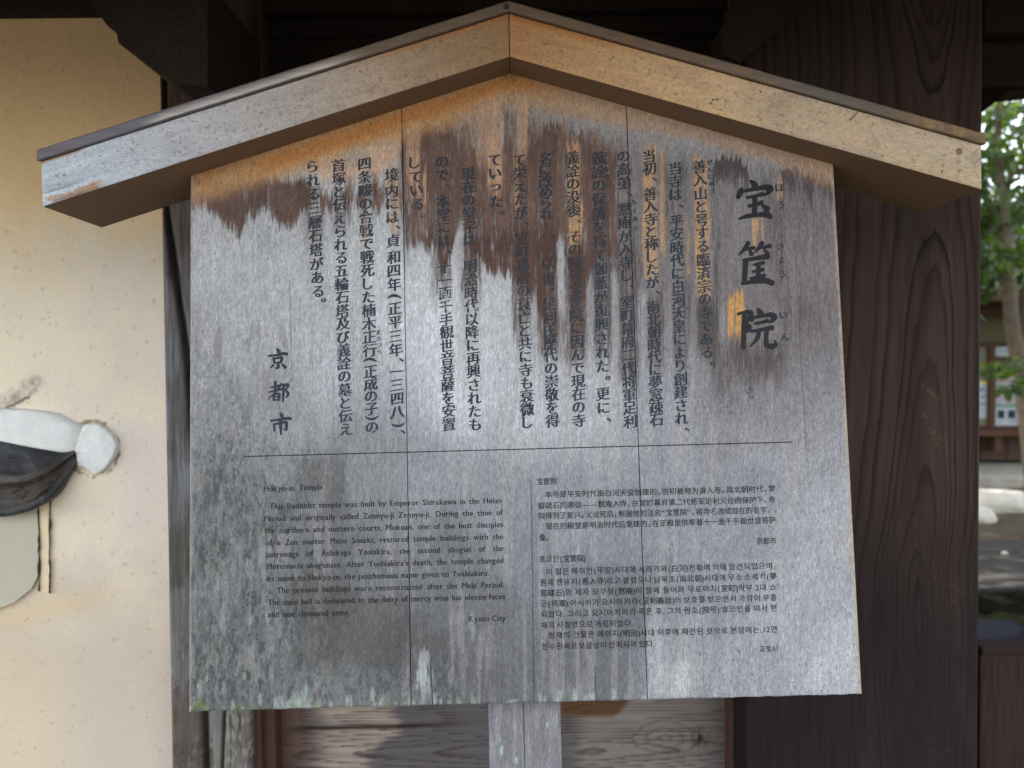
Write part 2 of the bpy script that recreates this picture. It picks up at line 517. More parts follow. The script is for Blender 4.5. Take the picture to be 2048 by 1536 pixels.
# low door board right of the pillar
xa = at(1957, 1400, 2.02)[0]
zt = at(2000, 1309, 2.02)[2]
m_low = wood('low_door_wood', 'z', (50, 38, 33), 330, 8, (.6, 1.5), rough=.8, spec=.12)
lowdoor = thing('low_door', 'dark low wooden door board beside the right pillar', 'door', (1.5, 2.06, 0))
MB().box((xa + .004, 2.02, 0.02), (2.0, 2.07, zt), bev=.004).build('door_leaf', m_low, lowdoor)
MB().box((xa + .004, 2.012, zt + .001), (2.0, 2.078, zt + .02), bev=.004).build('top_rail', m_low, lowdoor)

# ------------------------------------------------------------------ plaster wall with a tiled stub on its face
m_plaster, nt, b = nmat('cream_plaster')
co = N(nt, 'ShaderNodeTexCoord').outputs['Object']
a = N(nt, 'ShaderNodeAttribute', attribute_name='Col').outputs['Color']
n1 = noise(nt, co, (7, 7, 4), 5, .6); n2 = noise(nt, co, (90, 90, 90), 3); n3 = noise(nt, co, (60, 60, 110), 1, .4, (3, 1, 2)); n4 = noise(nt, co, (260, 260, 420), 1, .4, (8, 1, 2))
f = math2(nt, 'MULTIPLY', rng(nt, n1, .3, .7, .965, 1.025), rng(nt, n2, .3, .7, .96, 1.03))
f = math2(nt, 'MULTIPLY', f, rng(nt, n3, .84, .90, 1, .7))
f = math2(nt, 'MULTIPLY', f, rng(nt, n4, .76, .82, 1, .75))
nt.links.new(mulcol(nt, a, f), b.inputs['Base Color'])
b.inputs['Roughness'].default_value = .92
b.inputs['Specular IOR Level'].default_value = .15
bump(nt, b, math2(nt, 'ADD', n2, math2(nt, 'MULTIPLY', n1, 2.0)), .25, .002)
m_mortar = plain('white_mortar', (232, 231, 228), .9, .08, 25, bstr=.6, bdist=.005)
m_tile = plain('smoked_tile', (128, 128, 128), .5, .35, 26, spec=.45, bstr=.5, bdist=.004, attr=True)

pw = thing('plaster_wall', 'cream plaster wall of the gate left of the weathered post', 'wall', (-1.9, 2.1, 0))
WY = 2.10
def wall_face():
    xr = at(352, 1536, WY)[0] + .02
    xs = np.concatenate([np.linspace(-3.2, -1.36, 40)[:-1], np.linspace(-1.36, xr, 150)])
    zs = np.concatenate([[0, .2], np.arange(.38, 2.55, .006)])
    X, Z = np.meshgrid(xs, zs)
    P = np.stack([X, WY + .004 * (fbm(X * 3, Z * 3, 2) - .5) + .0012 * (fbm(X * 30, Z * 30, 3) - .5), Z], -1)
    px, py = proj(P)
    col = np.zeros(P.shape) + np.array([234., 220, 196])
    n = fbm(px / 90, py / 90, 12); n2 = fbm(px / 18, py / 18, 14)
    col = mix(col, (226, 215, 202), sst(.4, .62, n + .3 * sst(120, 330, px) - .15) * .8)
    col = mix(col, (222, 188, 138), (1 - sst(330, 600, py + 140 * (n - .5))) * .9)   # darker and more ochre towards the top
    col = mix(col, (188, 174, 158), sst(980, 1350, py + 150 * (n - .5)) * .8)
    col = mix(col, (222, 190, 138), np.exp(-((py - 1215 - (px - 100) * -.25) / 26) ** 2) * (1 - sst(150, 280, px)) * .35)
    col = mix(col, (212, 190, 152), sst(1180, 1400, py + 60 * (n - .5)) * (1 - sst(20, 200, px)) * .45)
    # smudge above the mortar
    tt = np.clip((px - 0) / 72, 0, 1)
    dd = np.abs(py - (812 - 45 * tt) ) + np.where(px > 72, px - 72, 0)
    sm = (1 - sst(4, 30, dd + 26 * (n2 - .5))) * (.35 + .9 * sst(.35, .6, fbm(px / 9, py / 9, 15)))
    col = mix(col, (164, 156, 146), sm * .75)
    col = mix(col, (70, 60, 52), (1 - sst(1, 4, np.abs(py - (822 - .48 * px) + 4 * (n2 - .5)))) * (px < 62) * .8)
    # hairline where the mortar patch was smoothed on
    dd = np.abs(np.hypot((px - 186) / 52, (py - 898) / 55) - 1) * 50
    col = mix(col, (120, 96, 66), (1 - sst(1.5, 5, dd + 3 * (n2 - .5))) * sst(.4, .55, fbm(px / 14, py / 14, 33)) * .8)
    # scattered dark straw and dirt specks
    seen = sst(-160, -60, px)
    sp = vnoise(px / 7, py / 4.5, 61) * .6 + vnoise(px / 3, py / 3, 63) * .4
    col = mix(col, (120, 86, 52), sst(.885, .92, sp) * .4 * seen)
    col = mix(col, (168, 140, 104), sst(.74, .82, fbm(px / 14, py / 6, 67)) * .35 * seen)
    V, F, per = slab_grid(P, (0, .12, 0))
    cols = sides(col, per)
    link('wall', V, F, m_plaster, pw, cols)
wall_face()

def blob(poly, Y, thick, name, mat, parent, cols=None, power=.5, seed=0, edge=.0):
    """a smoothed-on mound of plaster with the given outline"""
    P = np.array([at(x, y, Y) for x, y in poly])
    # densify
    Q = []
    for i in range(len(P)):
        for t in np.linspace(0, 1, 6, endpoint=False):
            Q.append(P[i] * (1 - t) + P[(i + 1) % len(P)] * t)
    Q = np.array(Q)
    for _ in range(2): Q = .25 * np.roll(Q, 1, 0) + .5 * Q + .25 * np.roll(Q, -1, 0)
    c = Q.mean(0)
    Q = c + (Q - c) * (1 + .05 * (fbm(np.arange(len(Q)) / 2.2, np.zeros(len(Q)), seed + 3) - .5))[:, None]
    V = []; F = []
    ss = [1.02, 1, .97, .92, .84, .72, .55, .35, .15]
    n = len(Q)
    for s in ss:
        R = c + (Q - c) * s
        h = thick * (np.clip(1 - s, 0, 1) ** power) if s <= 1 else 0
        h = h + .004 * (vnoise(R[:, 0] * 60, R[:, 2] * 60, seed) - .5) * (s < .98)
        R = R.copy(); R[:, 1] = Y - h - (edge if s <= 1 else -.012)
        V.append(R)
    for k in range(len(ss) - 1):
        for i in range(n):
            F.append((k * n + i, k * n + (i + 1) % n, (k + 1) * n + (i + 1) % n, (k + 1) * n + i))
    F.append(tuple((len(ss) - 1) * n + i for i in range(n)))
    V = np.vstack(V)
    return link(name, V, F, mat, parent, smooth=True)
# grey green patch and bead of the little wall below the tile
stub = MB()
stub.prism([at(x, y, 2.085) for x, y in ((-260, 1000), (76, 1000), (77, 1090), (76, 1150), (62, 1178), (30, 1204), (-60, 1240), (-260, 1270))], (0, .03, 0), (184, 178, 160))
stub.build('patch', m_plaster, pw, cols=True)
bead = MB()
Z0 = at(88, 1186, 2.09)[2]; Z1 = at(88, 960, 2.09)[2]
pts = [at(x, 1100, 2.09)[0] for x in (79, 81, 85, 92, 96, 98)]
prof = [(pts[0], 2.105), (pts[0], 2.0925), (pts[1], 2.091), (pts[4], 2.091), (pts[5], 2.0925), (pts[5], 2.105)]
bead.prism([(x, y, Z0) for x, y in prof], (0, 0, Z1 - Z0), (232, 212, 176))
bead.build('bead', m_plaster, pw, cols=True)
m_crack = plain('dirt_line', (70, 52, 34), .9, .3, 60)
for xpx, y0, y1, sd in ((77.5, 1000, 1182, 1), (99.5, 985, 1186, 2)):
    c = MB()
    pts = []; rad = []
    for k in range(30):
        y = y0 + (y1 - y0) * k / 29
        pts.append(at(xpx + 3 * (vnoise(y / 14., 0., sd) - .5), y, 2.086 if sd == 1 else 2.0925))
        rad.append(.0010 + .0026 * float(vnoise(y / 9., 3., sd)))
    c.tube(pts, rad, 6).build('crack', m_crack, pw)

tile = thing('roof_tile', 'dark smoked clay tile end jutting out of the plaster wall', 'roof tile', tuple(at(20, 980, 2.0)))
def build_tile():
    back = [(-190, 905), (-120, 885), (-60, 872), (0, 869), (40, 878), (80, 886), (118, 893), (143, 899)]
    rim = [(-190, 900), (-150, 930), (-90, 948), (-30, 950), (8, 948), (50, 950), (98, 932), (148, 902)]
    low = [(-196, 918), (-160, 985), (-100, 1020), (-40, 1034), (12, 1035), (66, 1021), (112, 990), (154, 928)]
    YB, YF = 2.09, 2.035
    def resample(L, Y, n=48):
        L = np.array(L, float)
        d = np.r_[0, np.cumsum(np.hypot(*np.diff(L, axis=0).T))]
        t = np.linspace(0, d[-1], n)
        x = np.interp(t, d, L[:, 0]); y = np.interp(t, d, L[:, 1])
        for _ in range(3):
            x[1:-1] = .25 * x[:-2] + .5 * x[1:-1] + .25 * x[2:]; y[1:-1] = .25 * y[:-2] + .5 * y[1:-1] + .25 * y[2:]
        return np.array([at(a, b, Y + (2.075 - Y) * float(sst(70, 150, abs(a - 0)) if Y < 2.05 else 0)) for a, b in zip(x, y)])
    n = 48
    B = resample(back, YB, n); R = resample(rim, YF, n); L = resample(low, YF, n)
    rows = []
    for s in np.linspace(0, 1, 9):          # the dished upper face
        q = B * (1 - s) + R * s
        q[:, 2] -= .004 * math.sin(math.pi * s) * np.sin(np.linspace(0, math.pi, n))
        rows.append(q)
    q = R.copy(); q[:, 1] -= .004; q[:, 2] -= .002; rows.append(q)
    for s in (.08, .16, .2): 
        q = R * (1 - s) + L * s; q[:, 1] -= .005; rows.append(q)
    for s in (.24, .4, .6, .76):             # sunken face
        q = R * (1 - s) + L * s; q[:, 1] += .003; rows.append(q)
    for s in (.8, .9, .97):
        q = R * (1 - s) + L * s; q[:, 1] -= .005; rows.append(q)
    q = L.copy(); q[:, 1] += .002; rows.append(q)
    Lb = L.copy(); Lb[:, 1] = YB; Lb[:, 2] += .004; rows.append(Lb)
    V = np.array(rows); m = len(rows)
    idx = np.arange(m * n).reshape(m, n)
    F = np.stack([idx[:-1, :-1], idx[1:, :-1], idx[1:, 1:], idx[:-1, 1:]], -1).reshape(-1, 4).tolist()
    F.append(list(idx[:, 0])); F.append(list(idx[::-1, -1]))
    V = V.reshape(-1, 3)
    V = V + .002 * (RNG.random((len(V), 1)) - .5)
    tc = np.zeros((m, n, 3)) + np.array([40., 41, 43])
    tc[9:17] = (58, 51, 43); tc[13:17] = (50, 42, 33)
    tc = tc.reshape(-1, 3) * (.7 + .6 * fbm(V[:, 0] * 60, V[:, 2] * 60 + V[:, 1] * 40, 5))[:, None]
    wv = (fbm(V[:, 0] * 25, V[:, 1] * 120, 8) > .60)
    tc[wv] = tc[wv] * .6 + 40
    o = link('tile_body', V, F, m_tile, tile, tc)
    o.data.polygons.foreach_set('use_smooth', [len(p.vertices) == 4 for p in o.data.polygons])
    # relief of scrolls in the sunken face
    r = MB()
    def sc(pts, w): r.tube([at(x, y, YF + .003 + (2.075 - YF) * float(sst(70, 150, abs(x)))) for x, y in pts], [w] * len(pts), 6)
    sc([(25, 985), (40, 975), (52, 985), (45, 996), (34, 992)], .0035)
    sc([(52, 1002), (66, 1000), (80, 985), (92, 975), (104, 962)], .004)
    sc([(88, 985), (98, 972), (112, 958), (118, 950)], .0035)
    sc([(20, 1012), (34, 1012), (48, 1010)], .003)
    sc([(20, 966), (40, 963), (70, 962), (96, 950), (112, 942)], .0025)
    sc([(-20, 985), (-35, 975), (-48, 985), (-40, 996)], .0035)
    r.c = [(56, 47, 37)] * len(r.v)
    r.build('scroll_relief', m_tile, tile, True, True)
build_tile()
blob([(-1500, 850), (-260, 820), (-100, 812), (0, 816), (60, 819), (110, 826), (140, 842), (166, 852), (160, 880), (152, 902), (140, 906), (100, 900), (40, 888), (0, 878), (-100, 880), (-260, 905)], 2.09, .03, 'mortar', m_mortar, tile, seed=3, power=.3)
blob([(166, 850), (196, 848), (214, 858), (228, 872), (235, 892), (230, 912), (214, 934), (197, 949), (184, 944), (168, 934), (152, 930), (150, 905), (160, 880)], 2.088, .007, 'mortar', m_mortar, tile, seed=5, power=.15, edge=.003)

# ------------------------------------------------------------------ the notice board
sign = thing('notice_board', 'roofed grey weathered wooden notice board with black writing', 'notice board', tuple(ST))
sign.rotation_euler = SROT
LOCAL.add(sign.name)
m_board = wood('notice_board_wood', 'z', None, 680, 90, (.66, 1.30), (.94, 1.05), speck=.25, rough=.72, bstr=.55, bdist=.0012, spec=.35)
m_plank = wood('notice_roof_wood', 'x', None, 560, 110, (.84, 1.14), (.95, 1.05), speck=.3, rough=.7, bstr=.25, spec=.3)
m_cap = wood('notice_cap_metal', 'x', None, 300, 5, (.82, 1.15), (.85, 1.15), rough=.62, bstr=.15, spec=.3)
m_spost = wood('notice_post_wood', 'z', (138, 136, 138), 420, 9, (.68, 1.25), rough=.8, bstr=.5)

HW = .6
AP = 1.1564; SL = (AP - .9765) / HW
def roofline(u): return AP - SL * np.abs(u)
SEAMS = [((808, 330), (812, 905), (822, 1405)), ((1268, 330), (1277, 900), (1284, 1405))]
def seam_u(pts): return float(np.mean([board_uv(*p)[0] for p in pts]))

def board():
    us = np.linspace(-HW, HW, 860)
    seams = [seam_u(s) for s in SEAMS]
    for s in seams:
        us = us[np.abs(us - s) > .0016]
        us = np.r_[us, s - .0009, s - .0004, s + .0004, s + .0009]
    us = np.sort(us)
    ts = np.linspace(0, 1, 640)
    U, T = np.meshgrid(us, ts)
    top = roofline(U) + .004
    Vv = T * top
    Yl = np.zeros_like(U)
    for s in seams: Yl[np.abs(U - s) < .0005] = .006
    e = np.minimum(np.minimum(U + HW, HW - U), Vv)
    Yl += np.where(e < .004, (.004 - e) ** 2 * 90, 0)
    # worn, slightly nibbled lower edge
    Vv = Vv + (T < .001) * .0012 * (vnoise(U * 60, U * 0, 3) + .5 * vnoise(U * 300, U * 0, 4) - .6)
    P = np.stack([U, Yl, Vv], -1)
    px, py = board_px(P)
    return P, px, py

def paint_board(px, py):
    # broad weathering with part of the light gradient painted in, sampled over the board
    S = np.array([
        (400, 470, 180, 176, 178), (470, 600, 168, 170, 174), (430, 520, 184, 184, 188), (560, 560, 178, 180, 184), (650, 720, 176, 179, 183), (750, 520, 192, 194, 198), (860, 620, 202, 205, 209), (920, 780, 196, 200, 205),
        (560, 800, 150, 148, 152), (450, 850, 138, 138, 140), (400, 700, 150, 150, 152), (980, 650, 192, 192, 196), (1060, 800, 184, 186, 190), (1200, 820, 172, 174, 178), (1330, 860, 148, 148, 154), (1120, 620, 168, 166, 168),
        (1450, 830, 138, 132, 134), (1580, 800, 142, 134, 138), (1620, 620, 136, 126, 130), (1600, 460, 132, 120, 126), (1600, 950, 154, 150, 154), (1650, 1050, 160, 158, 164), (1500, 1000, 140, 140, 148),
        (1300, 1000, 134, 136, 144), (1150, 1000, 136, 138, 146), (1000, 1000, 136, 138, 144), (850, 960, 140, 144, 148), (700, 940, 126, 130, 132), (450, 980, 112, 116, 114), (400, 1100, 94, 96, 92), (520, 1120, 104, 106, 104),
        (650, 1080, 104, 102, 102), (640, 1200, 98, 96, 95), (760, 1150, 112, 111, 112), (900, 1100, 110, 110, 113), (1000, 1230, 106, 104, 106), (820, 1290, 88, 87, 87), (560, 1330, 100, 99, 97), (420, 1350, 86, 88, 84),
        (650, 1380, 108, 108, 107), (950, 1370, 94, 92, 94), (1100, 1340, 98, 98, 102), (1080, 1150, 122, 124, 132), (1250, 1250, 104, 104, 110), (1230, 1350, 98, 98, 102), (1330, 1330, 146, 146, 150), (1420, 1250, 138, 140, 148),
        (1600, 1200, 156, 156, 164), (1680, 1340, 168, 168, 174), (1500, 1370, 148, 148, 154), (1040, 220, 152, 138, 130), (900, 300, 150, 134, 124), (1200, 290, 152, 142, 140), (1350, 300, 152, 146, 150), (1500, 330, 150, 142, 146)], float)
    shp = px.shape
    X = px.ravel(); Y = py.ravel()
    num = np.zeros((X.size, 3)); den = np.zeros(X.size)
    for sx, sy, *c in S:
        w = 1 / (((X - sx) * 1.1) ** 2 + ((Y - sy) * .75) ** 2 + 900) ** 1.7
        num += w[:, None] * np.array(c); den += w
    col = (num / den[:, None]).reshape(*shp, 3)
    # fibre streaks
    f1 = fbm(px / 5.0, py / 130, 51, 3); f2 = fbm(px / 15, py / 220, 53, 3); f3 = fbm(px / 2.6, py / 45, 55, 2)
    blot = fbm(px / 60, py / 60, 57, 4)
    fq = fbm(px / 2.3, py / 26, 59, 3)
    fq = np.clip((fq - .5) * 1.5 + .5, 0, 1)
    def fib(k):                       # a stain takes fibre by fibre
        return sst(.18, .82, k + .62 * (fq - .5) * np.clip(4 * k * (1 - k), 0, 1)) * (k > .01)
    col = col * (1 + .08 * (f1 - .5) + .03 * (f2 - .5) + .10 * (f3 - .5) + .12 * (fbm(px / 4, py / 14, 58, 3) - .5) + .10 * (blot - .5))[..., None]
    col = mix(col, (176, 160, 150), sst(.55, .72, f2 + .25 * (blot - .5)) * .35)
    # top of board under the roof (px distance below the roofline)
    rl = np.where(px < 1023, 147 + (1023 - px) * .3167, 147 + (px - 1023) * .2655)
    dtop = py - rl
    fx = (f1 - .5); fy = (f3 - .5)
    jag = 34 * fx + 22 * fy + 26 * (f2 - .5)

    # -- brown rain stain: a band with its own ragged lower edge
    ylo = ip(px, [(370, 428), (400, 424), (430, 430), (455, 452), (478, 476), (495, 452), (515, 426), (535, 428), (550, 448), (566, 452), (585, 448), (600, 425), (640, 428), (680, 420), (720, 424), (760, 424), (800, 432), (808, 470),
                  (812, 500), (850, 506), (870, 504), (885, 560), (905, 500), (918, 468), (925, 455), (940, 520), (955, 520), (975, 545), (1010, 556), (1040, 570), (1050, 560), (1062, 600), (1090, 640), (1110, 560), (1122, 470), (1135, 540), (1150, 600), (1180, 560),
                  (1200, 520), (1240, 560), (1275, 580), (1290, 540), (1330, 520), (1380, 540), (1430, 560), (1480, 600), (1560, 640), (1700, 640)]) + jag * .8 + 14 * (blot - .5)
    yhi = ip(px, [(370, 352), (440, 350), (520, 346), (600, 352), (650, 372), (700, 372), (760, 352), (800, 340), (808, 250), (840, 236), (900, 250), (960, 300), (1000, 260), (1040, 300), (1100, 240), (1160, 262), (1250, 300), (1300, 340), (1400, 360), (1440, 314), (1560, 322), (1600, 352), (1660, 372)]) + jag * 1.1
    amt = ip(px, [(370, .98), (600, .98), (630, .7), (690, .75), (750, .62), (800, .7), (815, .9), (1110, .95), (1180, .85), (1240, .72), (1300, .5), (1420, .5), (1500, .32), (1560, .42), (1700, .5)])
    m = sst(-22, 26, ylo - py) * sst(-14, 26, py - yhi)
    dark = ip(px, [(370, 0), (780, .12), (815, .6), (960, 1), (1110, .9), (1250, .55), (1400, .25), (1700, .1)])
    brown = np.array([108., 82, 72]) * (1 - dark[..., None]) + np.array([82., 57, 48]) * dark[..., None]
    purple = np.array([104., 88, 84])
    brown = brown * (1 - sst(1260, 1460, px)[..., None]) + purple * sst(1260, 1460, px)[..., None]
    brown = brown * (1 + .35 * (f1 - .5) + .5 * (blot - .5))[..., None]
    band2 = sst(.35, .65, f2 + .5 * (f1 - .5))
    m2 = m * amt * (.72 + .4 * band2)
    # right of centre the upper part of the band breaks into streaks
    brk = sst(1120, 1300, px) * (1 - sst(1460, 1520, px))
    m2 = m2 * (1 - brk * .55 * sst(.45, .6, f2))
    mm = m2 * (1 - .35 * sst(60, 160, ylo - py) * sst(800, 900, px) * (1 - sst(1120, 1180, px)) * sst(.5, .62, f2))
    col = mix(col, brown, fib(np.clip(mm, 0, 1)))
    # darker rim where the stain ends
    col = mix(col, (72, 54, 54), np.exp(-((py - ylo + 22) / 16) ** 2) * (px < 620) * .45 * sst(.3, .6, blot + .3 * fx))

    # the wood round the writing has turned brown too
    k = sst(796, 806, px) * (1 - sst(1180, 1320, px)) * sst(50, 95, dtop + 20 * (f2 - .5)) * (1 - sst(430, 520, py + jag))
    col = mix(col, (122, 98, 86), fib(np.clip(k * (.45 + .5 * band2), 0, 1)) * .72)
    k = sst(1200, 1300, px) * (1 - .6 * sst(1540, 1590, px)) * sst(30, 120, dtop + jag) * (1 - sst(560, 760, py + jag))
    col = mix(col, (122, 106, 100), k * (.4 + .35 * band2))
    k = sst(1380, 1460, px) * sst(540, 610, py + jag) * (1 - sst(700, 860, py + jag)) * (1 - .45 * sst(1560, 1600, px))
    col = mix(col, (108, 90, 86), k * (.35 + .4 * band2))
    # -- stains that ran down each column of writing: bare tan wood above, dark run below
    tan = [(1300, 30, 292, 560, .85), (1326, 10, 300, 520, .7), (1404, 30, 320, 610, .85), (1376, 8, 430, 560, .6), (1149, 30, 285, 505, .85), (1045, 22, 150, 300, .6), (1036, 18, 300, 440, .6), (990, 28, 270, 396, .8), (826, 36, 300, 400, .8), (845, 16, 330, 470, .55), (884, 16, 300, 400, .25),
           (626, 22, 430, 560, .35), (676, 26, 300, 360, .8), (730, 30, 440, 520, .5), (786, 26, 330, 470, .8), (738, 22, 520, 620, .22), (1515, 26, 430, 500, .95), (1514, 20, 560, 600, .5), (1561, 13, 356, 412, .75), (1468, 34, 588, 676, 1.0), (1252, 12, 300, 420, .3), (1480, 12, 420, 450, .4), (1350, 14, 600, 700, .3), (1310, 22, 560, 680, .4), (1090, 12, 330, 380, .3), (1490, 12, 620, 660, .5)]
    for (x, w, y0, y1, s) in tan:
        xx = px - x - (py - 400) * .012
        k = (1 - sst(w * .36, w * .66, np.abs(xx + 9 * (f2 - .5)))) * sst(-18, 14, py - y0 + jag) * (1 - sst(-26, 26, py - y1 + jag * 1.2))
        k = k * np.clip(.75 + 1.6 * (f1 - .5), 0, 1)
        tc = np.array([194., 152, 108])
        if x == 1468: tc = np.array([204., 152, 88])
        if x < 1000: tc = np.array([200., 158, 122])
        col = mix(col, tc, fib(np.clip(k * s, 0, 1)) * .95)
    runs = [(880, 32, 470, 600, .7), (941, 34, 470, 610, .8), (1040, 30, 440, 690, .85), (1096, 42, 440, 720, .9), (1152, 40, 520, 740, .9), (1166, 14, 480, 690, .6), (1203, 36, 400, 730, .62), (1215, 12, 300, 560, .5), (1257, 34, 480, 780, .66), (1310, 30, 580, 760, .5), (1338, 12, 330, 480, .35), (1361, 30, 560, 760, .45), (1411, 30, 600, 730, .85), (1432, 14, 420, 640, .4),
            (1372, 14, 320, 420, .4), (1230, 14, 310, 420, .5), (1515, 74, 690, 760, .8), (1440, 30, 690, 800, .45), (1580, 40, 600, 700, .3), (1630, 50, 610, 690, .35), (1560, 26, 420, 600, .3), (630, 30, 420, 505, .6), (616, 8, 400, 470, .4), (684, 34, 400, 470, .6), (697, 10, 330, 430, .6), (736, 30, 410, 470, .35), (752, 12, 330, 420, .6), (794, 14, 420, 520, .35), (812, 14, 240, 520, .5), (1018, 16, 210, 330, .45), (1065, 18, 250, 400, .55), (905, 20, 240, 330, .4), (1112, 10, 260, 520, .5), (1178, 18, 260, 400, .45), (860, 16, 250, 340, .4)]
    for (x, w, y0, y1, s) in runs:
        if x > 1180: s = min(.95, s * 1.35); w *= 1.15
        xx = px - x - (py - 550) * .014
        k = (1 - sst(w * .3, w * .95, np.abs(xx + 12 * (f2 - .5)))) * sst(-40, 30, py - y0 + jag) * (1 - sst(-55, 45, py - y1 + jag * 1.6))
        k = k * np.clip(.82 + .9 * (f1 - .5), 0, 1)
        col = mix(col, (82, 58, 49) if x < 1180 else (84, 65, 60), .55 * fib(np.clip(k * s, 0, 1)) + .32 * k * s)
    # pale gaps between the runs
    for (x, w, y0, y1, s) in [(922, 12, 440, 560, .7), (1122, 14, 470, 640, .7), (1069, 8, 560, 640, .5), (1180, 16, 560, 760, .45), (1230, 14, 540, 740, .45), (1284, 16, 560, 800, .4), (1002, 8, 590, 700, .3), (1135, 10, 300, 420, .4), (1008, 10, 215, 300, .6), (1216, 30, 245, 300, .3), (1480, 60, 340, 420, .25)]:
        k = (1 - sst(w * .3, w * .8, np.abs(px - x - (py - 550) * .012 + 6 * (f2 - .5)))) * sst(-30, 30, py - y0 + jag) * (1 - sst(-30, 30, py - y1 + jag))
        col = mix(col, (172, 170, 172), fib(np.clip(k * s, 0, 1)))

    # -- purple brown fringe at right, teeth pointing up
    top = ip(px, [(1425, 330), (1440, 312), (1480, 318), (1500, 330), (1530, 336), (1560, 338), (1580, 340), (1640, 352), (1670, 372)]) + 40 * (f3 - .5) + 26 * fx
    k = sst(-3, 5, py - top) * (1 - sst(14, 80, py - top + 60 * (f2 - .5))) * sst(1418, 1432, px) * (1 - .7 * sst(1492, 1500, px) * (1 - sst(1560, 1568, px)))
    col = mix(col, (86, 68, 66), fib(k * .85))
    col = mix(col, (126, 110, 108), sst(1560, 1600, px) * sst(0, 20, py - top) * (1 - sst(470, 640, py)) * .35 * np.clip(.6 + 1.5 * (f2 - .5), 0, 1))

    # -- fresh wood the little roof has sheltered
    wl = ip(px, [(370, 62), (480, 60), (650, 62), (800, 70), (960, 66), (1023, 62), (1060, 58), (1150, 54), (1280, 44), (1400, 38), (1560, 40), (1670, 54)])
    k = (1 - sst(-26, 22, dtop - wl + 14 * (blot - .5) + 12 * fx))
    org = np.zeros((*shp, 3)) + np.array([190., 144, 96])
    t = sst(380, 420, px) * (1 - sst(780, 1080, px))
    org = org * t[..., None] + np.array([182., 144, 106]) * (1 - t[..., None])
    t = sst(1080, 1250, px)[..., None]
    org = org * (1 - t) + np.array([186., 150, 116]) * t
    col = mix(col, org, k * ip(px, [(370, .9), (900, .92), (1100, .85), (1300, .72), (1500, .7), (1670, .8)]))
    # deep orange hem
    k = np.exp(-((dtop - ip(px, [(380, 30), (600, 26), (800, 22), (1023, 16), (1100, 8)])) / 18) ** 2) * (1 - sst(1020, 1150, px)) * sst(470, 560, px)
    col = mix(col, (182, 116, 56), k * .8)
    k = (1 - sst(0, 46, dtop)) * (1 - sst(420, 600, px))
    col = mix(col, (160, 108, 60), k * .55)
    # peach between the hem and the stain
    k = sst(40, 70, dtop) * (1 - sst(-20, 24, py - yhi + 10)) * sst(560, 640, px) * (1 - sst(790, 806, px))
    col = mix(col, (206, 168, 138), k * .8)
    k = (1 - sst(14, 30, np.hypot((px - 715) / 1.4, (py - 318)) + 20 * (blot - .5)))
    col = mix(col, (168, 154, 138), k * .7)
    for (x, w, y1) in ((975, 46, 330), (996, 22, 380), (1045, 22, 310), (826, 30, 350)):
        k = (1 - sst(w * .35, w * .6, np.abs(px - x + 8 * (f2 - .5)))) * (1 - sst(-20, 20, py - y1 + jag)) * sst(20, 50, dtop)
        col = mix(col, (196, 158, 128), k * .6)

    # -- mildew and lichen, thickest bottom left
    n1 = fbm(px / 6.5, py / 15, 71, 4); n2 = fbm(px / 26, py / 70, 73, 3); n3 = fbm(px / 3.2, py / 5, 75, 2)
    zone = sst(640, 1000, py + (480 - px) * .35) * (1 - sst(480, 760, px - (py - 1000) * .28))
    zone = np.maximum(zone, sst(1240, 1360, py) * (1 - sst(860, 1000, px)) * .8)
    col = mix(col, (56, 58, 56), sst(.49, .62, n1 * .40 + n2 * .34 + n3 * .34 - .02) * zone * .62)
    col = mix(col, (132, 142, 136), sst(.52, .6, fbm(px / 8, py / 18, 81, 3) * .55 + n3 * .45) * zone * .5)
    col = mix(col, (98, 106, 96), sst(.55, .66, fbm(px / 22, py / 44, 83, 3)) * zone * .22)
    col = mix(col, (140, 130, 126), sst(.62, .68, fbm(px / 16, py / 60, 85, 3)) * sst(560, 700, py) * (1 - sst(560, 700, px)) * .55)
    for (x0, x1, y0, y1, s) in ((605, 690, 905, 985, .32), (655, 700, 960, 1040, .3), (640, 820, 1180, 1340, .35), (570, 700, 1150, 1210, .35), (590, 680, 1230, 1340, .3), (830, 900, 1260, 1330, .3)):
        k = sst(x0 - 8, x0 + 8, px + 14 * (n2 - .5)) * (1 - sst(x1 - 8, x1 + 8, px + 14 * (n2 - .5))) * sst(y0 - 15, y0 + 25, py + 40 * (n1 - .5)) * (1 - sst(y1 - 40, y1 + 30, py + 60 * (n1 - .5)))
        col = mix(col, (76, 68, 62), k * s * 1.3 * np.clip(.5 + n3, 0, 1))
    # pale scuffed patches
    for (x, y, w, h, s) in ((420, 678, 12, 34, .6), (452, 700, 10, 40, .45), (470, 720, 14, 46, .45), (490, 735, 12, 40, .4), (410, 700, 8, 26, .3), (1366, 1360, 18, 46, .85), (1352, 1366, 12, 40, .5), (1308, 1260, 16, 60, .5), (1316, 1150, 10, 90, .3), (1320, 1350, 26, 46, .45), (1560, 640, 10, 60, .2), (550, 940, 24, 40, .4), (700, 985, 14, 40, .3), (848, 1330, 12, 40, .6), (850, 1360, 18, 30, .5), (945, 1250, 6, 30, .4), (1445, 640, 6, 40, .3)):
        k = (1 - sst(.6, 1.1, np.hypot((px - x) / w, (py - y) / h) + .9 * (n1 - .5) + .9 * (f3 - .5)))
        col = mix(col, (178, 176, 174) if y > 1200 or y < 800 else (140, 148, 146), k * s)
    # fungus dots: small dark specks, thicker in the damp middle right
    sp = vnoise(px / 3.2, py / 4.6, 91) * .62 + vnoise(px / 1.9, py / 2.4, 93) * .38
    dens = .30 + .25 * sst(1280, 1450, px) * sst(640, 760, py) + .2 * (1 - sst(480, 560, py)) + .12 * zone
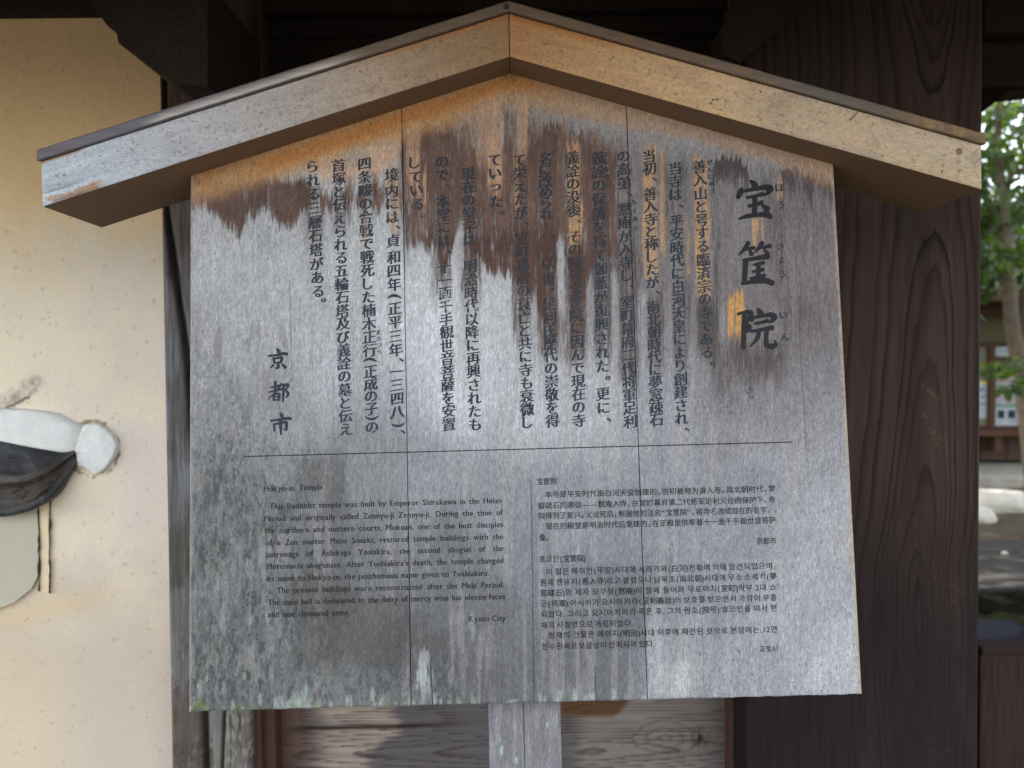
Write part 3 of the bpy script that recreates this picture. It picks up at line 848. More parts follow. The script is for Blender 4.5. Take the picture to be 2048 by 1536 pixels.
    col = mix(col, (62, 52, 50), sst(.92 - dens * .24, .96 - dens * .24, sp) * .4)
    cl = sst(.5, .7, fbm(px / 20, py / 26, 95)) * np.exp(-((px - 1470) / 60) ** 2 - ((py - 790) / 34) ** 2)
    col = mix(col, (56, 54, 60), cl * sst(.5, .62, sp) * .8)
    # lichen tufts and moss along the lower edge
    yb = 1423 - (px - 377) * .0262
    up = yb - py
    q = vnoise(px / 9, np.floor(py / 400), 97); hgt = 8 + 34 * vnoise(px / 13, px * 0, 99) ** 2
    k = sst(.58, .72, q) * (1 - sst(.5, 1.0, up / hgt)) * (px < 1300)
    col = mix(col, (150, 166, 152), k * .6)
    q = vnoise(px / 7, px * 0 + 2, 101)
    k = sst(.62, .74, q) * (1 - sst(4, 20, up)) * ip(px, [(370, 1), (430, 1), (620, .5), (900, .55), (1120, .4), (1180, 0)])
    k = np.maximum(k, (1 - sst(.5, 1, np.hypot((px - 397) / 14, (up - 12) / 16))) * sst(.3, .5, n3))
    col = mix(col, (104, 114, 48), k * .6)
    for (x, y, h) in ((489, 1352, 9), (413, 1356, 8), (612, 1380, 12), (520, 1400, 13), (745, 1388, 14), (845, 1345, 26), (868, 1400, 16), (1118, 1394, 16), (1150, 1392, 16), (1228, 1390, 14), (1090, 1400, 12), (372 + 24, 1370, 6), (1186, 1392, 12), (660, 1412, 12), (695, 1402, 12), (598, 1406, 14)):
        k = 1 - sst(.6, 1.15, np.hypot((px - x) / (h * .42), (py - y) / h) + .5 * (n3 - .5))
        col = mix(col, (150, 172, 156), k * .65)
    # lighter worn arrises at the sides
    ed = np.minimum(px - (382 - (py - 350) * .0047), (1667 + (py - 318) * .0523) - px)
    col = mix(col, (176, 158, 134), (1 - sst(4, 10, ed + 6 * (n1 - .5))) * (px > 1000) * .75)
    col = mix(col, (158, 150, 140), (1 - sst(3, 8, ed + 6 * (n1 - .5))) * (px < 1000) * .5)
    # drying cracks
    for pts, s in ((((1061, 960), (1063, 1000), (1068, 1406)), .45), (((861, 1330), (866, 1420)), .8), (((1190, 1330), (1192, 1402)), .4), (((1590, 480), (1612, 900)), .22), (((580, 560), (583, 760)), .22), (((1400, 1000), (1408, 1396)), .12), (((962, 1340), (963, 1412)), .3), (((437, 600), (441, 1100)), .1)):
        p = np.array(pts, float)
        xc = np.interp(py, p[:, 1], p[:, 0])
        k = (1 - sst(.6, 2.0, np.abs(px - xc))) * (py > p[0, 1]) * (py < p[-1, 1])
        col = mix(col, (40, 34, 34), k * s)
    g = col.mean(-1, keepdims=True)
    sat = np.where(np.abs(col - g).max(-1, keepdims=True) < 14, .55, 1.0)      # bare silvered wood is nearly neutral
    col = g + (col - g) * sat
    col = col * (1 + .18 * (fbm(px / 2.2, py / 11, 191, 2) - .5) + .16 * (vnoise(px / 2.4, py / 2.8, 193) - .5))[..., None]
    return col

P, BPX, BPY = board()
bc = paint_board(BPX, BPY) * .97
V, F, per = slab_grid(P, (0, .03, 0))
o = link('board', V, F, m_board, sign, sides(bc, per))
board_ob = o

# --- the two mitred roof timbers and their metal caps
def timber(side):
    # outline along the length; s 0 at the mitre, 1 at the outer end
    WF, WB = .07, -.10
    def edge(s, low, w):
        fr = (-.835, .902, -.839, .984) if side < 0 else (.833, .8925, .8375, .9725)
        ul, vl, ut, vt = fr
        if w < 0: ul *= .974; ut *= .974; vl += .006; vt += .006
        if low: return np.stack([s * ul, AP + (vl - AP) * s], -1)
        return np.stack([s * ut, AP + .0805 + (vt - AP - .0805) * s], -1)
    ns, nh = 420, 44
    s = np.linspace(0, 1, ns)
    lo, hi = edge(s, True, WF), edge(s, False, WF)
    t = np.linspace(0, 1, nh)
    U = lo[None, :, 0] * (1 - t[:, None]) + hi[None, :, 0] * t[:, None]
    Vv = lo[None, :, 1] * (1 - t[:, None]) + hi[None, :, 1] * t[:, None]
    U = U + side * .0006
    e = np.minimum(np.minimum(t, 1 - t)[:, None] * .082, (1 - s)[None, :] * .8)
    e = np.minimum(e, s[None, :] * .8)
    Yl = -WF + np.where(e < .004, (.004 - e) ** 2 * 110, 0)
    P = np.stack([U, Yl, Vv], -1)
    px, py = board_px(P)
    Tt = np.broadcast_to(t[:, None], px.shape); Ss = np.broadcast_to(s[None, :], px.shape)
    along = px; acr = Tt * 86
    f1 = fbm(along / 70, acr / 4, 121 + side, 3); f2 = fbm(along / 160, acr / 14, 123 + side, 3); bl = fbm(along / 50, acr / 30, 125, 4)
    sp = vnoise(px / 3.4, py / 3.0, 127) * .6 + vnoise(px / 2, py / 2, 129) * .4
    sp2 = vnoise(px / 5, py / 4.5, 131)
    base = np.zeros(P.shape)
    if side < 0:
        base[:] = 1
        keys = [(0, (162, 127, 88)), (.12, (166, 136, 103)), (.3, (184, 161, 140)), (.5, (183, 175, 170)), (.72, (190, 189, 194)), (.9, (194, 201, 209)), (1, (192, 200, 209))]
    else:
        keys = [(0, (189, 136, 92)), (.1, (193, 149, 105)), (.22, (198, 158, 116)), (.45, (204, 171, 132)), (.6, (191, 167, 140)), (.8, (195, 173, 147)), (1, (198, 178, 151))]
    for c in range(3): base[..., c] = np.interp(Ss, [k for k, _ in keys], [v[c] for _, v in keys])
    col = base * (1 + .07 * (f1 - .5) + .10 * (f2 - .5) + .12 * (bl - .5) + .12 * (fbm(px / 5, py / 4, 126, 3) - .5))[..., None]
    if side > 0:
        col = mix(col, (198, 160, 106), sst(.45, .65, f2) * (1 - sst(.35, .6, np.abs(Ss - .38))) * .22)
        col = mix(col, (150, 132, 116), sst(.45, .8, bl) * sst(.45, .6, Ss) * .5)
        col = mix(col, (178, 112, 58), sst(.7, .95, Tt) * (1 - sst(.1, .35, Ss)) * .7)
        col = mix(col, (186, 156, 108), sst(.75, .9, Ss) * (1 - sst(.2, .5, Tt)) * .3)
    else:
        col = mix(col, (178, 114, 62), sst(.8, .98, Tt) * (1 - sst(.15, .4, Ss)) * .7)
        col = mix(col, (140, 114, 98), sst(.45, .8, bl) * (1 - sst(.45, .7, Ss)) * .35)
        col = mix(col, (168, 118, 84), (1 - sst(.10, .2, Tt + .3 * (bl - .5))) * sst(.86, .9, Ss) * (1 - sst(.94, .96, Ss)) * .9)
        k = (1 - sst(.14, .22, Tt + .25 * (f1 - .5))) * sst(.83, .845, Ss) * (1 - sst(.88, .885, Ss))
        k2 = (1 - sst(.2, .3, np.hypot((px - 178) / 26, (py - 382) / 10) * .28 + .2 * (f1 - .5))) + (1 - sst(.2, .3, np.hypot((px - 130) / 34, (py - 398) / 9) * .25 + .2 * (f1 - .5)))
        col = mix(col, (178, 146, 120), np.clip(k2, 0, 1) * .8)
        col = mix(col, (150, 96, 60), sst(.9, .98, Tt) * sst(.9, .93, Ss) * .8)
        col = mix(col, (106, 110, 118), sst(.58, .66, f1) * sst(.8, 1, Ss) * (1 - sst(.2, .5, Tt)) * .6)
    col = mix(col, (92, 78, 70), sst(.80, .86, sp) * .55)
    col = mix(col, (100, 84, 74), sst(.78, .9, sp2) * .35)
    if side > 0:
        k = np.hypot(px - 1918, py - 303)
        col = mix(col, (150, 108, 52), 1 - sst(4, 6, k)); col = mix(col, (90, 66, 40), np.exp(-((k - 5.5) / 1.2) ** 2) * .8)
        for (x, y) in ((1426, 199), (1422, 206), (1434, 200), (1700, 240), (1521, 183), (1884, 343)):
            col = mix(col, (58, 44, 36), 1 - sst(1, 3, np.hypot(px - x, py - y)))
        xx, yy = px - 1708, py - 232
        col = mix(col, (88, 72, 62), (1 - sst(1, 4, np.abs(xx + .9 * yy))) * (np.abs(yy) < 9) * .7)
    V, F, per = slab_grid(P, (0, WF - WB, 0))
    # set the back corners to their own outline
    n0 = P.shape[0] * P.shape[1]
    lo2, hi2 = edge(s, True, WB), edge(s, False, WB)
    U2 = lo2[None, :, 0] * (1 - t[:, None]) + hi2[None, :, 0] * t[:, None]
    V2 = lo2[None, :, 1] * (1 - t[:, None]) + hi2[None, :, 1] * t[:, None]
    U2 = U2 + side * .0006
    n0 += len(per)
    V[n0:, 0] = U2.ravel()[per]; V[n0:, 2] = V2.ravel()[per]; V[n0:, 1] = -WB
    link('roof_timber', V, F, m_plank, sign, sides(col, per, (122, 97, 74)))
    # metal cap: folded sheet lying on the timber, front lip turned down
    ns = 260
    s = np.linspace(0, 1.004, ns)
    hi = edge(s, False, WF); hb = edge(s, False, WB)
    rows = []
    lift = .0205
    fr = WF + .0075
    for (y, dz) in ((-WF - .002, -.0005), (-fr, .0005), (-fr - .0006, .003), (-fr - .0006, lift - .004), (-fr + .003, lift), (-WF + .01, lift + .001)):
        rows.append(np.stack([hi[:, 0] + side * .0004, np.full(ns, y), hi[:, 1] + dz + .0006 * (vnoise(s * 60, s * 0, 5 + side) - .5)], -1))
    rows.append(np.stack([hb[:, 0] + side * .0004, np.full(ns, -WB + .005), hb[:, 1] + lift], -1))
    rows.append(np.stack([hb[:, 0] + side * .0004, np.full(ns, -WB + .005), hb[:, 1] - .0005], -1))
    G = np.array(rows)
    px, py = board_px(G)
    gb = fbm(px / 70, py / 6, 141, 3); g2 = fbm(px / 24, py / 8, 143, 3)
    cc = np.zeros(G.shape) + np.array([112., 95, 80])
    if side < 0:
        cc = mix(cc, (112, 107, 114), sst(700, 350, px) if False else (1 - sst(380, 760, px)))
        low = (np.arange(8)[:, None] == 2) * np.ones_like(px)
        cc = mix(cc, (206, 196, 186), low * sst(270, 330, px) * (1 - sst(640, 760, px)) * .9)
    else:
        cc = mix(cc, (130, 98, 64), sst(.45, .65, gb) * .7)
        cc = mix(cc, (102, 95, 90), sst(1480, 1600, px) * (1 - sst(1760, 1800, px)) * .7)
        cc = mix(cc, (142, 118, 80), sst(1800, 1850, px) * sst(.4, .6, g2) * .8)
    idx = np.arange(G.shape[0] * ns).reshape(G.shape[0], ns)
    F = np.stack([idx[:-1, :-1], idx[:-1, 1:], idx[1:, 1:], idx[1:, :-1]], -1).reshape(-1, 4).tolist()
    F.append(list(idx[1:, -1])); F.append(list(idx[1:, 0])[::-1])
    link('roof_cap', G.reshape(-1, 3), F, m_cap, sign, cc.reshape(-1, 3))
timber(-1); timber(1)
nb = MB()
for (x, y) in ((1012, 14),):
    u, v = board_uv(x, y, .078)
    nb.tube([(u, -.0775, v), (u, -.082, v), (u, -.0835, v)], [.0042, .004, .002], 10)
nb.build('nail', plain('nail_head', (60, 50, 44), .5, .2, 50, metal=.5), sign, True)

# --- its own post, two timbers side by side, running down into the ground
ground_v = -ST[2] / SM[2, 2]
def spost(xa, xb, name):
    ua = board_uv(xa, 1470, -.032)[0]; ub = board_uv(xb, 1470, -.032)[0]
    us = np.linspace(ua, ub, 40); vs = np.concatenate([np.linspace(ground_v - .05, -.25, 6)[:-1], np.linspace(-.25, .01, 90), [.5, .9]])
    U, Vg = np.meshgrid(us, vs)
    e = np.minimum(U - ua, ub - U)
    Yl = .032 + np.where(e < .004, (.004 - e) ** 2 * 100, 0)
    P = np.stack([U, Yl, Vg], -1)
    px, py = board_px(P)
    n1 = fbm(px / 7, py / 60, 151, 3); n2 = fbm(px / 4, py / 14, 153, 3)
    col = np.zeros(P.shape) + np.array([122., 119, 122])
    col = col * (1 + .3 * (n1 - .5))[..., None]
    col = mix(col, (164, 162, 162), sst(.55, .62, n1 * .6 + n2 * .4) * .7)
    col = mix(col, (84, 80, 80), sst(.5, .62, n2 * .6 + n1 * .4) * .35)
    for (x, y, h) in ((1003, 1500, 12), (1033, 1520, 8), (1000, 1480, 5), (1095, 1450, 6)):
        col = mix(col, (150, 182, 160), (1 - sst(.6, 1.1, np.hypot((px - x) / (h * .4), (py - y) / h) + .6 * (n2 - .5))) * .8)
    V, F, per = slab_grid(P, (0, .12, 0))
    link(name, V, F, m_board, sign, sides(col, per))
spost(978, 1047.6, 'support_post')
spost(1049, 1122, 'support_post')

# ------------------------------------------------------------------ the writing
def ink(name, col, wear=.0):
    m, nt, b = nmat(name)
    co = N(nt, 'ShaderNodeTexCoord').outputs['Object']
    n = noise(nt, co, (420, 420, 30), 3, .6); n2 = noise(nt, co, (60, 60, 40), 3)
    r = N(nt, 'ShaderNodeRGB'); r.outputs[0].default_value = (*lin(col), 1)
    nt.links.new(mulcol(nt, r.outputs[0], rng(nt, n, .3, .7, .8, 1.2)), b.inputs['Base Color'])
    b.inputs['Roughness'].default_value = .6
    b.inputs['Specular IOR Level'].default_value = .3
    if wear:
        n3 = noise(nt, co, (520, 520, 120), 2, .6, (4, 4, 4))
        s = math2(nt, 'ADD', math2(nt, 'MULTIPLY', n3, .65), math2(nt, 'MULTIPLY', n2, .35))
        wa = N(nt, 'ShaderNodeAttribute', attribute_name='Wear').outputs['Fac']
        s = math2(nt, 'ADD', s, math2(nt, 'MULTIPLY', wa, .11))
        nt.links.new(rng(nt, s, .58, .68, 1.0, 1 - wear), b.inputs['Alpha'])
    return m
ink_title = ink('title_ink', (26, 26, 30))
ink_body = ink('brush_ink', (42, 50, 60), .85)
ink_small = ink('print_ink', (14, 14, 17), .12)
ink_sign = ink('signature_ink', (38, 44, 54), .2)

GLY = {}
def glyph(ch, style):
    """outline of one character, filled: (verts in em, faces, advance). Styles: brush, serif, print, print_bold"""
    key = (ch, style)
    if key in GLY: return GLY[key]
    cu = bpy.data.curves.new('g', 'FONT')
    cu.body = ch
    cu.size = 1
    cu.resolution_u = 3 if style != 'serif' else 4
    cu.fill_mode = 'FRONT'
    ob = bpy.data.objects.new('g', cu)
    C.objects.link(ob)
    dg = bpy.context.evaluated_depsgraph_get()
    me = ob.evaluated_get(dg).to_mesh()
    bm = bmesh.new(); bm.from_mesh(me)
    bmesh.ops.remove_doubles(bm, verts=bm.verts, dist=1e-5)
    bm.verts.ensure_lookup_table()
    V = np.array([v.co[:2] for v in bm.verts]).reshape(-1, 2)
    Fs = [[v.index for v in f.verts] for f in bm.faces]
    extra = []
    if len(V):
        nrm = np.zeros_like(V)
        for e in bm.edges:
            if len(e.link_faces) == 1:
                f = e.link_faces[0]
                a, b = e.verts[0].index, e.verts[1].index
                vs = [v.index for v in f.verts]
                ia = vs.index(a)
                if vs[(ia + 1) % len(vs)] != b: a, b = b, a
                if f.normal.z < 0: a, b = b, a
                d = V[b] - V[a]; L = np.hypot(*d)
                if L < 1e-6: continue
                n = np.array([d[1], -d[0]]) / L
                nrm[a] += n; nrm[b] += n
                if style == 'serif':
                    # stems end in a short flat edge: give it a foot
                    if abs(d[1]) < .004 and .05 < L < .21 and ch not in '.,-\'':
                        extra.append((min(V[a][0], V[b][0]), max(V[a][0], V[b][0]), V[a][1], n[1]))
        ln = np.hypot(nrm[:, 0], nrm[:, 1]); ln[ln < 1e-6] = 1
        nrm /= ln[:, None]
        k = {'brush': (.046, .008), 'serif': (.020, .000), 'print': (.012, .012), 'print_bold': (.010, .010)}[style]
        V = V + nrm * np.array(k)
        if style == 'brush':
            V = np.stack([V[:, 0], V[:, 1] + (.13 if ord(ch) > 0x4e00 else .05) * (V[:, 0] - .5)], -1)
            V = V + .034 * np.stack([vnoise(V[:, 0] * 3.5, V[:, 1] * 3.5, ord(ch) % 97) - .5, vnoise(V[:, 0] * 3.5, V[:, 1] * 3.5, ord(ch) % 89 + 100) - .5], -1)
        if style == 'serif':
            V = list(map(tuple, V))
            for (x0, x1, y, ny) in extra:
                y = y + ny * -.006
                h = .034
                ya, yb = (y, y + h) if ny < 0 else (y - h, y)
                i = len(V)
                ov = .052
                V += [(x0 - ov, ya), (x1 + ov, ya), (x1 + ov, yb), (x0 - ov, yb)]
                Fs.append([i, i + 1, i + 2, i + 3])
            V = np.array(V)
    bm.free()
    ob.evaluated_get(dg).to_mesh_clear()
    bpy.data.objects.remove(ob); 
    # advance
    cjk = ord(ch) > 0x2e80
    if len(V):
        adv = 1.0 if cjk else float(V[:, 0].max() + max(0, V[:, 0].min()))
    else: adv = .28
    bpy.data.curves.remove(cu)
    GLY[key] = (V, Fs, adv)
    return GLY[key]

class Text:
    def __init__(s): s.v = []; s.f = []; s.k = 0
    def put(s, g, o, ex, ey):
        """glyph g with its em box origin at board point o, ex / ey the em axes"""
        V, Fs, _ = g
        n = len(s.v)
        s.k += 1
        w = .00045 + .00004 * (s.k % 3)
        for x, y in V:
            s.v.append((o[0] + ex[0] * x + ey[0] * y, -w, o[1] + ex[1] * x + ey[1] * y))
        s.f += [[i + n for i in f] for f in Fs]
    def build(s, name, mat):
        o = link(name, s.v, s.f, mat, board_ob)
        x, y = board_px(np.array(s.v))
        # the ink has gone most where the rain ran
        w = sst(815, 840, x) * (1 - sst(1215, 1260, x)) * sst(395, 450, y) * (1 - sst(600, 690, y)) * .85
        w = np.maximum(w, sst(1215, 1250, x) * (1 - sst(1425, 1440, x)) * sst(500, 600, y) * (1 - sst(730, 770, y)) * .6)
        w = np.maximum(w, sst(590, 600, x) * (1 - sst(805, 812, x)) * sst(350, 385, y) * (1 - sst(450, 490, y)) * .55)
        w = np.maximum(w, sst(520, 530, x) * (1 - sst(640, 760, x)) * sst(960, 980, y) * .25)
        o.data.attributes.new('Wear', 'FLOAT', 'POINT').data.foreach_set('value', w.astype(np.float32))
        return o

def uv(x, y): return np.array(board_uv(x, y))
def column(T, chars, anchors, x0, x1, em, style='brush', jitter=.0):
    """vertical writing: anchors (index, y px of the character centre); x from first to last"""
    n = len(chars)
    ks = [a for a, _ in anchors]; ys = [b for _, b in anchors]
    for i, ch in enumerate(chars):
        if ch in ' \u3000': continue
        y = np.interp(i, ks, ys) if i <= ks[-1] else ys[-1] + (i - ks[-1]) * (ys[-1] - ys[-2]) / (ks[-1] - ks[-2])
        x = x0 + (x1 - x0) * (y - ys[0]) / max(1, ys[-1] - ys[0])
        c = uv(x, y)
        sc = np.linalg.norm(uv(x + 5, y) - uv(x - 5, y)) / 10
        g = glyph(ch, style)
        V = g[0]
        if not len(V): continue
        e = em * sc
        kana = 0x3040 <= ord(ch) <= 0x30ff
        if kana: e *= .98
        ex = np.array([e, 0.0]); ey = np.array([0.0, e])
        mid = np.array([(V[:, 0].min() + V[:, 0].max()) / 2, (V[:, 1].min() + V[:, 1].max()) / 2])
        if ch in '(（':      # turned for vertical writing
            ex = np.array([0.0, -e]); ey = np.array([e, 0.0]); 
        if ch in ')）':
            ex = np.array([0.0, -e]); ey = np.array([e, 0.0])
        if ch in '、。':
            c = uv(x + em * .36, y - em * .15)
        o = c - ex * mid[0] - ey * mid[1]
        T.put(g, o, ex, ey)

def line(T, text, xl, yl, xr, yr, em, style, asc=.0, squeeze=1.0):
    """horizontal line, justified from xl to xr by its word spaces; y is the baseline (serif) or mid height"""
    a = uv(xl, yl); b = uv(xr, yr)
    d = b - a; L = np.linalg.norm(d); ex1 = d / L; ey1 = np.array([-ex1[1], ex1[0]])
    sc = np.linalg.norm(uv(xl + 5, yl) - uv(xl - 5, yl)) / 10
    e = em * sc
    gs = [(ch, glyph(ch, style)) for ch in text]
    gap = {'serif': .03}.get(style, .0)
    adv = []
    for ch, g in gs:
        q = g[2] * squeeze * (.90 if style == 'serif' else 1)
        if ch == ' ': q = .26
        elif style == 'serif': q += gap
        elif ord(ch) < 0x2e80: q += .06
        if ch in '，。、“”' : q = .62
        adv.append(q * e)
    tot = sum(adv) - (gap * e if style == 'serif' else 0)
    nsp = text.strip().count(' ')
    sx = 1.0; extra = 0
    if style == 'serif' and nsp: extra = (L - tot) / nsp
    elif nsp and style == 'print': extra = (L - tot) / nsp
    else: sx = L / tot
    if extra < -.10 * e:                       # too long even with tight spaces: narrow the letters
        sx = L / (tot - .10 * e * nsp); extra = -.10 * e
        sx = max(sx, .8)
    pos = 0
    for (ch, g), q in zip(gs, adv):
        if len(g[0]):
            o = a + ex1 * (pos - 0) - ey1 * asc * e
            T.put(g, o, ex1 * e * sx * squeeze * (.90 if style == 'serif' else 1), ey1 * e)
        pos += q * sx + (extra if ch == ' ' else 0)

# --- brush characters, stroke by stroke
def brush(T, strokes, fx, fy):
    for st in strokes:
        pts = np.array([(p[0], p[1]) for p in st], float); w = np.array([p[2] for p in st], float) * 1.4 + 2
        # smooth resample
        t = np.r_[0, np.cumsum(np.hypot(*np.diff(pts, axis=0).T))]; m = max(10, int(t[-1] / 6))
        tt = np.linspace(0, t[-1], m)
        x = np.interp(tt, t, pts[:, 0]); y = np.interp(tt, t, pts[:, 1]); ww = np.interp(tt, t, w)
        for _ in range(2):
            x[1:-1] = .25 * x[:-2] + .5 * x[1:-1] + .25 * x[2:]; y[1:-1] = .25 * y[:-2] + .5 * y[1:-1] + .25 * y[2:]; ww[1:-1] = .25 * ww[:-2] + .5 * ww[1:-1] + .25 * ww[2:]
        dx = np.gradient(x); dy = np.gradient(y); L = np.hypot(dx, dy); L[L == 0] = 1
        nx, ny = -dy / L, dx / L
        le = [(x[i] + nx[i] * ww[i] / 2, y[i] + ny[i] * ww[i] / 2) for i in range(m)]
        ri = [(x[i] - nx[i] * ww[i] / 2, y[i] - ny[i] * ww[i] / 2) for i in range(m)]
        # slanted brush tips
        tip0 = (x[0] - dx[0] / L[0] * ww[0] * .35 - 0.1 * ww[0], y[0] - dy[0] / L[0] * ww[0] * .35 - .1 * ww[0])
        tip1 = (x[-1] + dx[-1] / L[-1] * ww[-1] * .3, y[-1] + dy[-1] / L[-1] * ww[-1] * .3)
        T.k += 1
        h = .00045 + .00003 * (T.k % 9)
        n = len(T.v)
        for q in le + ri + [tip0, tip1]:
            c = uv(fx(q[0]), fy(q[1]))
            T.v.append((c[0], -h, c[1]))
        for i in range(m - 1):
            T.f.append([n + i, n + i + 1, n + m + i + 1, n + m + i])
        T.f.append([n + 2 * m, n, n + m]); T.f.append([n + 2 * m + 1, n + 2 * m - 1, n + m - 1])

def part_brush(strokes, fx, fy, name, mat):
    T = Text(); brush(T, strokes, fx, fy); T.build(name, mat)

z1x = lambda X: 1100 + X / 3.3032; z1y = lambda Y: 280 + Y / 3.3032; z2y = lambda Y: 560 + Y / 3.3032
part_brush([[(1320, 268, 8), (1342, 285, 26), (1356, 306, 34)], [(1268, 318, 12), (1256, 345, 28), (1240, 384, 20)], [(1258, 342, 14), (1350, 325, 18), (1425, 310, 24), (1458, 318, 34), (1440, 348, 22), (1418, 366, 8)],
          [(1302, 380, 14), (1360, 370, 14), (1408, 356, 22)], [(1312, 437, 16), (1360, 428, 14), (1402, 412, 22)], [(1352, 372, 24), (1352, 440, 22), (1350, 500, 24)], [(1400, 432, 12), (1424, 448, 26), (1438, 462, 32)],
          [(1248, 522, 10), (1300, 503, 20), (1380, 494, 20), (1430, 490, 30), (1460, 512, 22)]], z1x, z1y, 'title_character', ink_title)
part_brush([[(1312, 676, 20), (1290, 715, 20), (1250, 760, 6)], [(1290, 722, 12), (1352, 712, 18)], [(1316, 728, 12), (1334, 758, 22)],
          [(1402, 676, 20), (1385, 708, 20), (1350, 745, 6)], [(1390, 712, 12), (1420, 708, 14), (1458, 698, 22)], [(1414, 724, 10), (1440, 756, 22)],
          [(1278, 796, 16), (1360, 782, 18), (1445, 768, 28)], [(1292, 796, 26), (1288, 870, 22), (1284, 938, 24)], [(1268, 948, 16), (1340, 936, 20), (1425, 928, 28), (1474, 948, 26)],
          [(1345, 826, 12), (1415, 810, 18)], [(1338, 870, 12), (1410, 855, 18)], [(1322, 916, 12), (1420, 894, 18)], [(1376, 818, 20), (1376, 902, 20)]], z1x, z1y, 'title_character', ink_title)
part_brush([[(1284, 218, 22), (1280, 330, 24), (1276, 452, 22)], [(1240, 226, 12), (1300, 208, 16), (1330, 216, 26), (1312, 256, 20), (1292, 288, 10)], [(1294, 284, 10), (1318, 308, 26), (1308, 340, 18), (1292, 342, 8)],
          [(1372, 190, 10), (1384, 206, 26), (1394, 226, 30)], [(1340, 238, 14), (1330, 272, 18)], [(1340, 250, 14), (1400, 238, 16), (1460, 228, 22), (1484, 244, 32), (1468, 270, 18), (1450, 284, 8)],
          [(1352, 288, 12), (1400, 280, 14), (1442, 268, 18)], [(1326, 340, 14), (1400, 328, 16), (1472, 314, 24)], [(1382, 330, 20), (1372, 384, 20), (1322, 440, 6)],
          [(1432, 325, 20), (1426, 380, 20), (1428, 432, 24), (1466, 442, 28), (1490, 430, 22), (1486, 398, 6)]], z1x, z2y, 'title_character', ink_title)

z6x = lambda X: 380 + X / 4.266; z6y = lambda Y: 580 + Y / 4.266
part_brush([[(738, 498, 8), (752, 514, 20), (764, 536, 24)], [(668, 562, 10), (740, 556, 14), (800, 542, 18), (832, 548, 18)], [(714, 578, 14), (722, 626, 14)], [(714, 588, 10), (770, 574, 14), (788, 576, 18), (774, 622, 14)], [(722, 624, 9), (776, 614, 9)],
          [(752, 620, 16), (756, 660, 18), (738, 672, 10), (726, 660, 4)], [(714, 640, 14), (686, 666, 6)], [(784, 632, 10), (802, 648, 18), (816, 664, 20)]], z6x, z6y, 'signature_character', ink_sign)
part_brush([[(690, 832, 8), (776, 812, 14)], [(728, 782, 16), (728, 858, 14)], [(672, 872, 8), (736, 858, 10), (792, 844, 14)], [(782, 800, 14), (740, 860, 12), (668, 934, 4)], [(714, 890, 14), (716, 944, 12)], [(714, 894, 8), (748, 884, 12), (762, 884, 14), (758, 942, 12)], [(720, 914, 7), (756, 906, 8)], [(718, 942, 8), (758, 934, 9)],
          [(800, 806, 16), (798, 880, 16), (794, 954, 8)], [(800, 818, 10), (836, 802, 18), (842, 812, 14), (816, 856, 8)], [(816, 854, 8), (840, 880, 18), (832, 908, 14), (816, 918, 6)]], z6x, z6y, 'signature_character', ink_sign)
part_brush([[(766, 1048, 8), (780, 1064, 18), (790, 1086, 22)], [(686, 1116, 10), (770, 1106, 14), (840, 1092, 18), (862, 1100, 18)], [(718, 1142, 14), (722, 1204, 12)], [(720, 1146, 10), (800, 1128, 14), (826, 1128, 18), (822, 1196, 14), (800, 1190, 5)], [(772, 1106, 18), (774, 1170, 18), (777, 1236, 8)]], z6x, z6y, 'signature_character', ink_sign)

J = [('善入山と号する臨済宗の寺である。', [(0, 334), (14, 705)], 1399, 1414),
     ('当寺は、平安時代に白河天皇により創建され、', [(0, 337), (19, 837)], 1350, 1363),
     ('当初、善入寺と称したが、南北朝時代に夢窓疎石', [(0, 313), (21, 840)], 1298, 1313),
     ('の高弟、黙庵が入寺し、室町幕府二代将軍足利', [(0, 313), (20, 843)], 1247, 1260),
     ('義詮の保護を得て伽藍が復興された。更に、', [(0, 316), (18, 816)], 1196, 1207),
     ('義詮の没後、その院号宝筐院に因んで現在の寺', [(0, 316), (20, 841)], 1145, 1158),
     ('名に改められ、以後、足利氏歴代の崇敬を得', [(0, 318), (5, 428), (7, 526), (8, 557), (10, 609), (12, 662), (13, 686), (14, 711), (15, 737), (19, 842)], 1090, 1105),
     ('て栄えたが、室町幕府の衰亡と共に寺も衰微し', [(0, 320), (20, 845)], 1039, 1055),
     ('ていった。', [(0, 320), (3, 403)], 989, 993),
     ('現在の堂宇は、明治時代以降に再興されたも', [(0, 348), (19, 849)], 936, 950),
     ('ので、本堂には、十一面千手観世音菩薩を安置', [(0, 324), (20, 849)], 884, 898),
     ('している。', [(0, 326), (3, 409)], 829, 835),
     ('境内には、貞和四年(正平三年、一三四八)、', [(0, 350), (1, 383), (2, 408), (3, 435), (5, 482), (6, 515), (8, 569), (9, 593), (10, 617), (13, 700), (14, 724), (15, 743), (18, 825), (19, 850), (20, 868)], 783, 796),
     ('四条畷の合戦で戦死した楠木正行(正成の子)の', [(0, 328), (14, 701), (15, 720), (16, 743), (19, 818), (20, 836), (21, 855)], 729, 744),
     ('首塚と伝えられる五輪石塔及び義詮の墓と伝え', [(0, 331), (20, 859)], 677, 692),
     ('られる三層石塔がある。', [(0, 333), (9, 583), (10, 605)], 625, 637)]
for chars, an, xa, xb in J:
    T = Text(); column(T, chars, an, xa, xb, 28.5); T.build('text_column', ink_body)
